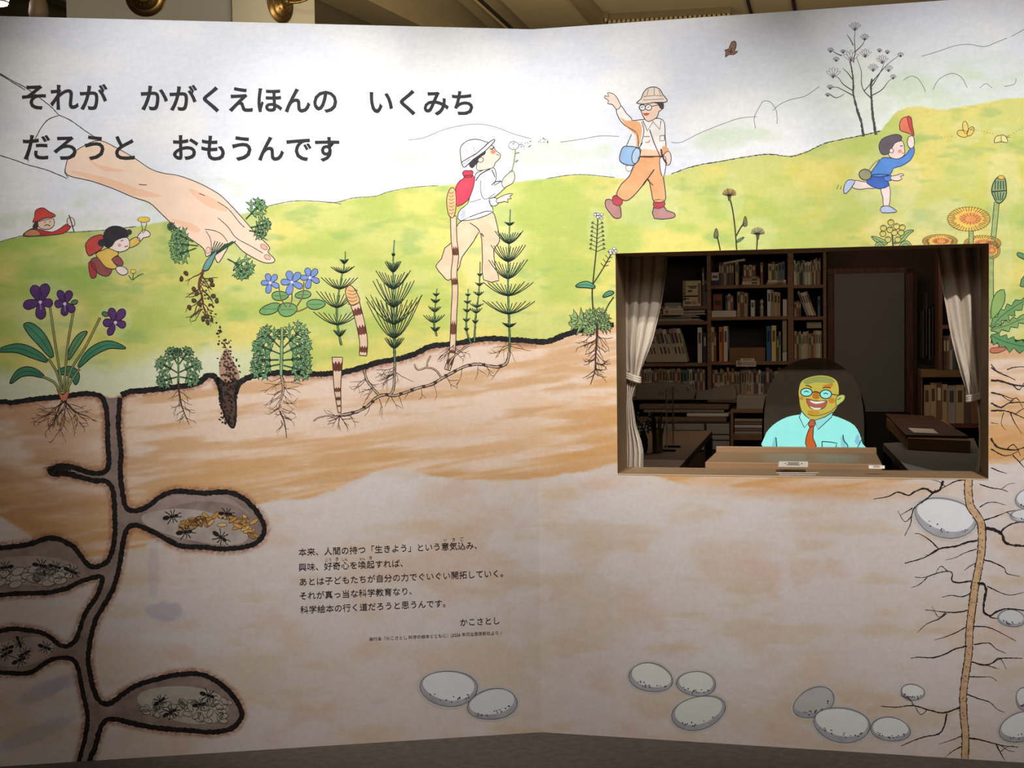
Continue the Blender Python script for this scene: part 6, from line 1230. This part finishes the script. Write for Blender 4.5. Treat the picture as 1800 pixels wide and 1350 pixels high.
B = MB(); B.box(qs(1618, 3.98), qs(1652, 3.98), 3.97, 4.25, 0, Q(1630, 641, 3.98)[1]-.001, dark); one(B, 'file_stand', 'dark stand carrying the thin files beside the grey board', 'stand', (qs(1618, 3.98), 3.97, 0))
# ---- office chair behind the screen
NCH = 1.45
def chp(x, y): return Q(x, y, NCH)
CHs, CHz = chp(1430, 700); CH = thing('office_chair', 'black office chair with a broad rounded back behind the glowing figure', 'chair', CHs, NCH, 0)
bk = mat('chair_black', (20, 17, 14), .7, .1, 20)
pts = [chp(*p) for p in ell(1430, 760, 88, 92, 0, 36)]
w_, top_, bot_ = .235, chp(1430, 671)[1], .62
out = [(CHs+w_*abs(math.cos(a))**.35*(1 if math.cos(a) > 0 else -1), (top_+bot_)/2+(top_-bot_)/2*abs(math.sin(a))**.5*(1 if math.sin(a) > 0 else -1)) for a in [2*PI*(k+.5)/40 for k in range(40)]]
B = MB(); B.prism(out, 1, NCH, NCH+.07, bk); o = B.build('backrest', CH, org(CH)); bevel(o, .02)
B = MB(); B.box(CHs-.24, CHs+.24, NCH-.42, NCH+.04, .46, .55, bk); o = B.build('seat', CH, org(CH)); bevel(o, .025)
B = MB(); B.tube([(CHs, NCH-.18, .08), (CHs, NCH-.18, .46)], .03, blackm, 12); B.build('column', CH, org(CH)); B = MB(); B.box(CHs-.04, CHs+.04, NCH+.03, NCH+.075, .48, .7, blackm); B.build('back_bracket', CH, org(CH))
for k in range(5):
    a = 2*PI*k/5+.3; B = MB(); B.tube([(CHs, NCH-.18, .09), (CHs+.27*math.cos(a), NCH-.18+.27*math.sin(a), .065)], [.026, .016], blackm, 8); l_ = B.build('base_arm', CH, org(CH)); B = MB(); B.lathe([(.02, -.012), (.028, 0), (.02, .012)], CHs+.27*math.cos(a), NCH-.18+.27*math.sin(a), blackm, 12, 'y', .029); o = B.build('caster', CH, org(CH))
for sg in (-1, 1): B = MB(); B.box(CHs+sg*.27-.03, CHs+sg*.27+.03, NCH-.3, NCH-.02, .70, .73, bk); B.box(CHs+sg*.27-.012, CHs+sg*.27+.012, NCH-.18, NCH-.14, .5, .70, bk); B.box(min(CHs+sg*.2, CHs+sg*.282), max(CHs+sg*.2, CHs+sg*.282), NCH-.18, NCH-.14, .48, .50, bk); B.build('armrest', CH, org(CH))
# ---- counter board on the sill, with its notices
brown = mat('counter_brown', (150, 118, 84), .5, .08, 5)
zt_ = WZ0+.022; k1, k2, k3, k4 = Qz(1227, 826, zt_), Qz(1256, 797, zt_), Qz(1541, 797, zt_), Qz(1555, 826, zt_)
n0c = D1+.002; nbk = max(k2[1], k3[1])
CT = thing('counter_board', 'brown counter board projecting inwards behind the sill, notices on it', 'counter', k1[0], n0c, WZ0)
pl = [(k1[0], n0c), (k2[0], nbk), (k3[0], nbk), (k4[0], n0c)]
B = MB(); B.prism(pl, 2, WZ0-.006, zt_, brown); o = B.build('board', CT, org(CT)); bevel(o, .003)
B = MB(); B.box(k2[0], k3[0], nbk+.001, nbk+.021, WZ0-.03, zt_+.022, brown); o = B.build('back_lip', CT, org(CT)); bevel(o, .003)
B = MB(); B.box(k2[0]+.05, k3[0]-.05, n0c+.02, nbk-.02, 0, WZ0-.0065, dark); B.build('pedestal', CT, org(CT))
def placard(label, x0, x1, y0, y1):
    a = Qz(x0, y1, zt_); b = Qz(x1, y1, zt_); c = Qz((x0+x1)/2, y0, zt_+.010); t = thing('placard', label, 'placard', a[0], a[1], zt_)
    B = MB(); B.add([(a[0], a[1], zt_+.001), (b[0], a[1], zt_+.001), (b[0], c[1], zt_+.012), (a[0], c[1], zt_+.012), (b[0], c[1], zt_+.001), (a[0], c[1], zt_+.001)], [(0, 1, 2, 3), (0, 3, 5), (1, 4, 2), (3, 2, 4, 5), (0, 5, 4, 1)], mat('placard_white', (226, 218, 206), .6)); B.build('placard_body', t, org(t))
    B = MB(); W_ = b[0]-a[0]; L_ = c[1]-a[1]
    for (u0, u1, v) in ((.2, .26, .6), (.3, .7, .75), (.32, .68, .55), (.27, .73, .35), (.76, .82, .6)):
        f = lambda v_: zt_+.0013+.011*v_
        B.add([(a[0]+W_*u0, a[1]+L_*(v-.06), f(v-.06)), (a[0]+W_*u1, a[1]+L_*(v-.06), f(v-.06)), (a[0]+W_*u1, a[1]+L_*(v+.06), f(v+.06)), (a[0]+W_*u0, a[1]+L_*(v+.06), f(v+.06))], [(0, 1, 2, 3)], prt)
    o = B.build('placard_print', t, org(t)); o['kind'] = 'stuff'
placard('larger white placard in the middle of the counter board', 1368, 1420, 812, 821); placard('small white placard at the right end of the counter board', 1527, 1555, 819, 824)
# ---- translucent screen with the glowing figure
NSC = nbk+.035
scm = bpy.data.materials.new('smoked_acrylic'); scm.use_nodes = True; nt = scm.node_tree; nt.nodes.clear(); oo = nt.nodes.new('ShaderNodeOutputMaterial'); tb = nt.nodes.new('ShaderNodeBsdfTransparent'); tb.inputs[0].default_value = (.62, .56, .46, 1); db = nt.nodes.new('ShaderNodeBsdfDiffuse'); db.inputs[0].default_value = (.085, .068, .048, 1); mxs = nt.nodes.new('ShaderNodeMixShader'); mxs.inputs[0].default_value = .5
nt.links.new(tb.outputs[0], mxs.inputs[1]); nt.links.new(db.outputs[0], mxs.inputs[2]); nt.links.new(mxs.outputs[0], oo.inputs[0])
dome = crom([(1343, 799), (1343, 760), (1344, 720), (1350, 685), (1366, 657), (1388, 640), (1410, 632), (1432, 629), (1456, 632), (1480, 644), (1500, 664), (1512, 690), (1518, 725), (1519, 760), (1519, 799)], 4)
SC = thing('display_screen', 'smoked domed screen showing a glowing cartoon man in shirt and tie', 'screen', Q(1343, 799, NSC)[0], NSC, Q(1343, 799, NSC)[1])
B = MB(); B.prism([Q(x, y, NSC) for x, y in dome], 1, NSC, NSC+.005, scm); B.build('screen_sheet', SC, org(SC))
zf = Q(1430, 798, NSC)[1]
B = MB(); B.box(qs(1344, NSC), qs(1518, NSC), NSC-.008, NSC+.016, 0, zf, blackm); B.build('screen_foot', SC, org(SC))
def glow(rgb, st=1.0, var=.06):
    k = ('glow', rgb, st)
    if k in MATS: return MATS[k]
    m = mat('screen_glow_%d' % len(MATS), rgb, .5, var, 18, emit=st, spec=0.0); b = m.node_tree.nodes['Principled BSDF']
    for l in list(b.inputs['Base Color'].links): m.node_tree.links.remove(l)
    b.inputs['Base Color'].default_value = (0.01, 0.01, 0.01, 1); MATS[k] = m; return m
class SDraw(Draw):
    def _add(s, pts, faces, m):
        P_ = s.parts[-1]; b = len(P_[1]); off = .0012+s.k*8e-5
        if m not in P_[4]: P_[4].append(m)
        for x, y in pts:
            q = Q(x, y, NSC-off); o_ = org(SC); P_[1].append((q[0]-o_[0], (NSC-off)-o_[1], q[1]-o_[2]))
        P_[2].extend([tuple(q+b for q in f) for f in faces]); P_[3].extend([P_[4].index(m)]*len(faces))
    def done(s):
        root = None
        for p in s.parts:
            if not p[1]: continue
            o = link_mesh(p[0], p[1], p[2], p[4], p[3]); o.parent = SC if root is None else root
            if root is None: root = o; o.name = s.name; o['label'] = s.label
        return root
_p, _i = paint, ink
paint = lambda rgb, var=.1: glow(tuple(rgb)); ink = lambda rgb=(24, 60, 62): glow(tuple(rgb))
TE = (30, 88, 92); SHT = (156, 240, 230)
D = SDraw('glowing_figure', 'cartoon man with round glasses, light shirt and orange tie')
D.fill([(1344, 792), (1344, 768), (1352, 754), (1366, 742), (1384, 733), (1404, 729), (1430, 727), (1462, 730), (1485, 738), (1502, 748), (1511, 763), (1516, 780), (1518, 792), (1430, 792.5)], SHT, 2)
D.k += 1; D.fill([(1356, 792), (1359, 775), (1363, 767), (1366, 792)], (132, 208, 214), 2); D.fill([(1502, 776), (1508, 762), (1512, 776), (1508, 782)], (140, 190, 216), 2); D.fill([(1478, 770), (1484, 768), (1488, 792), (1480, 792)], (140, 206, 214), 2)
D.line([(1364, 769), (1366, 792)], 2.0, TE); D.line([(1482, 764), (1483, 774), (1490, 783), (1488, 792)], 2.0, TE); D.line([(1516, 768), (1512, 778), (1504, 792)], 1.6, TE); D.line([(1445, 776), (1459, 777), (1471, 779), (1469, 788), (1466, 792)], 1.8, TE, 1); D.line([(1445, 776), (1445, 786), (1448, 792)], 1.8, TE, 1)
D.sub('neck_and_head'); D.k += 1
D.fill([(1405, 700), (1404, 688), (1408, 672), (1420, 664), (1440, 660), (1458, 662), (1470, 669), (1474, 680), (1474, 694), (1472, 712), (1465, 724), (1455, 732), (1440, 738), (1425, 737), (1413, 729), (1407, 715)], (196, 180, 76), 3)
D.fill([(1470, 699), (1478, 694), (1485, 695), (1484, 703), (1477, 709), (1470, 713)], (190, 196, 110), 2, (60, 66, 30), 1.2); D.line([(1472, 703), (1478, 699)], 1.4, (70, 60, 30))
D.fill([(1412, 670), (1425, 664), (1440, 661), (1456, 663), (1468, 670), (1460, 674), (1436, 672), (1418, 676)], (146, 154, 80), 2); D.fill([(1445, 678), (1456, 675), (1464, 674), (1462, 681), (1452, 681)], (196, 128, 50), 2); D.fill(ell(1462, 704, 6, 5), (200, 130, 40), 1); D.fill(ell(1409, 700, 4, 3.5), (196, 136, 50), 1); D.fill([(1420, 722), (1438, 722), (1440, 728), (1430, 730), (1422, 728)], (196, 146, 50), 2)
D.line([(1416, 678), (1421, 678), (1427, 682)], 2.0, (88, 60, 24)); D.line([(1446, 682), (1453, 681), (1460, 682)], 2.0, (88, 60, 24)); D.line([(1420, 728), (1432, 731), (1448, 728), (1462, 722), (1470, 714)], 1.2, (96, 76, 34))
D.sub('nose').fill([(1431, 690), (1438, 690), (1441, 698), (1436, 702), (1429, 700), (1428, 695)], (186, 118, 36), 2)
D.sub('mouth'); D.fill([(1417, 701), (1430, 704), (1445, 705), (1454, 704), (1451, 714), (1445, 719), (1433, 720), (1423, 716)], (170, 96, 82), 2, (90, 50, 30), 1.0); D.fill([(1424, 704), (1435, 706), (1450, 705), (1446, 708), (1434, 710), (1426, 707)], (232, 232, 214), 2); D.fill([(1423, 714), (1432, 717), (1443, 717), (1440, 720), (1430, 719.5)], (232, 232, 214), 2)
D.sub('glasses')
for (x, y, rx, ry) in ((1417.5, 689.5, 11, 8), (1451.5, 693, 11, 8.6)): D.fill(ell(x, y, rx, ry), (36, 54, 44), 1); D.fill(ell(x, y, rx-1.8, ry-1.8), (150, 236, 228), 1); D.line([(x-4, y-.5), (x, y-2), (x+4, y)], 1.7, (40, 84, 84))
D.line([(1428, 690), (1434, 688.5), (1441, 691)], 2.2, (96, 52, 24)); D.line([(1462, 693), (1475, 695)], 1.6, (40, 44, 30))
D.sub('collar'); D.fill([(1409, 723), (1416, 731), (1425, 738), (1414, 752), (1405, 733)], (166, 242, 232), 1, TE, 1.6); D.fill([(1464, 724), (1450, 733), (1432, 739), (1438, 755), (1462, 733)], (150, 222, 222), 1, TE, 1.6)
D.sub('necktie'); D.fill([(1424, 739), (1431, 738), (1433, 746), (1429, 751), (1424, 751), (1421, 746)], (190, 92, 70), 2, (80, 44, 30), 1.4); D.fill([(1424, 751), (1430, 751), (1429, 770), (1435, 784), (1428, 792), (1422, 791), (1416, 780), (1418, 766)], (200, 96, 36), 2, (80, 44, 30), 1.6)
D.done(); paint, ink = _p, _i
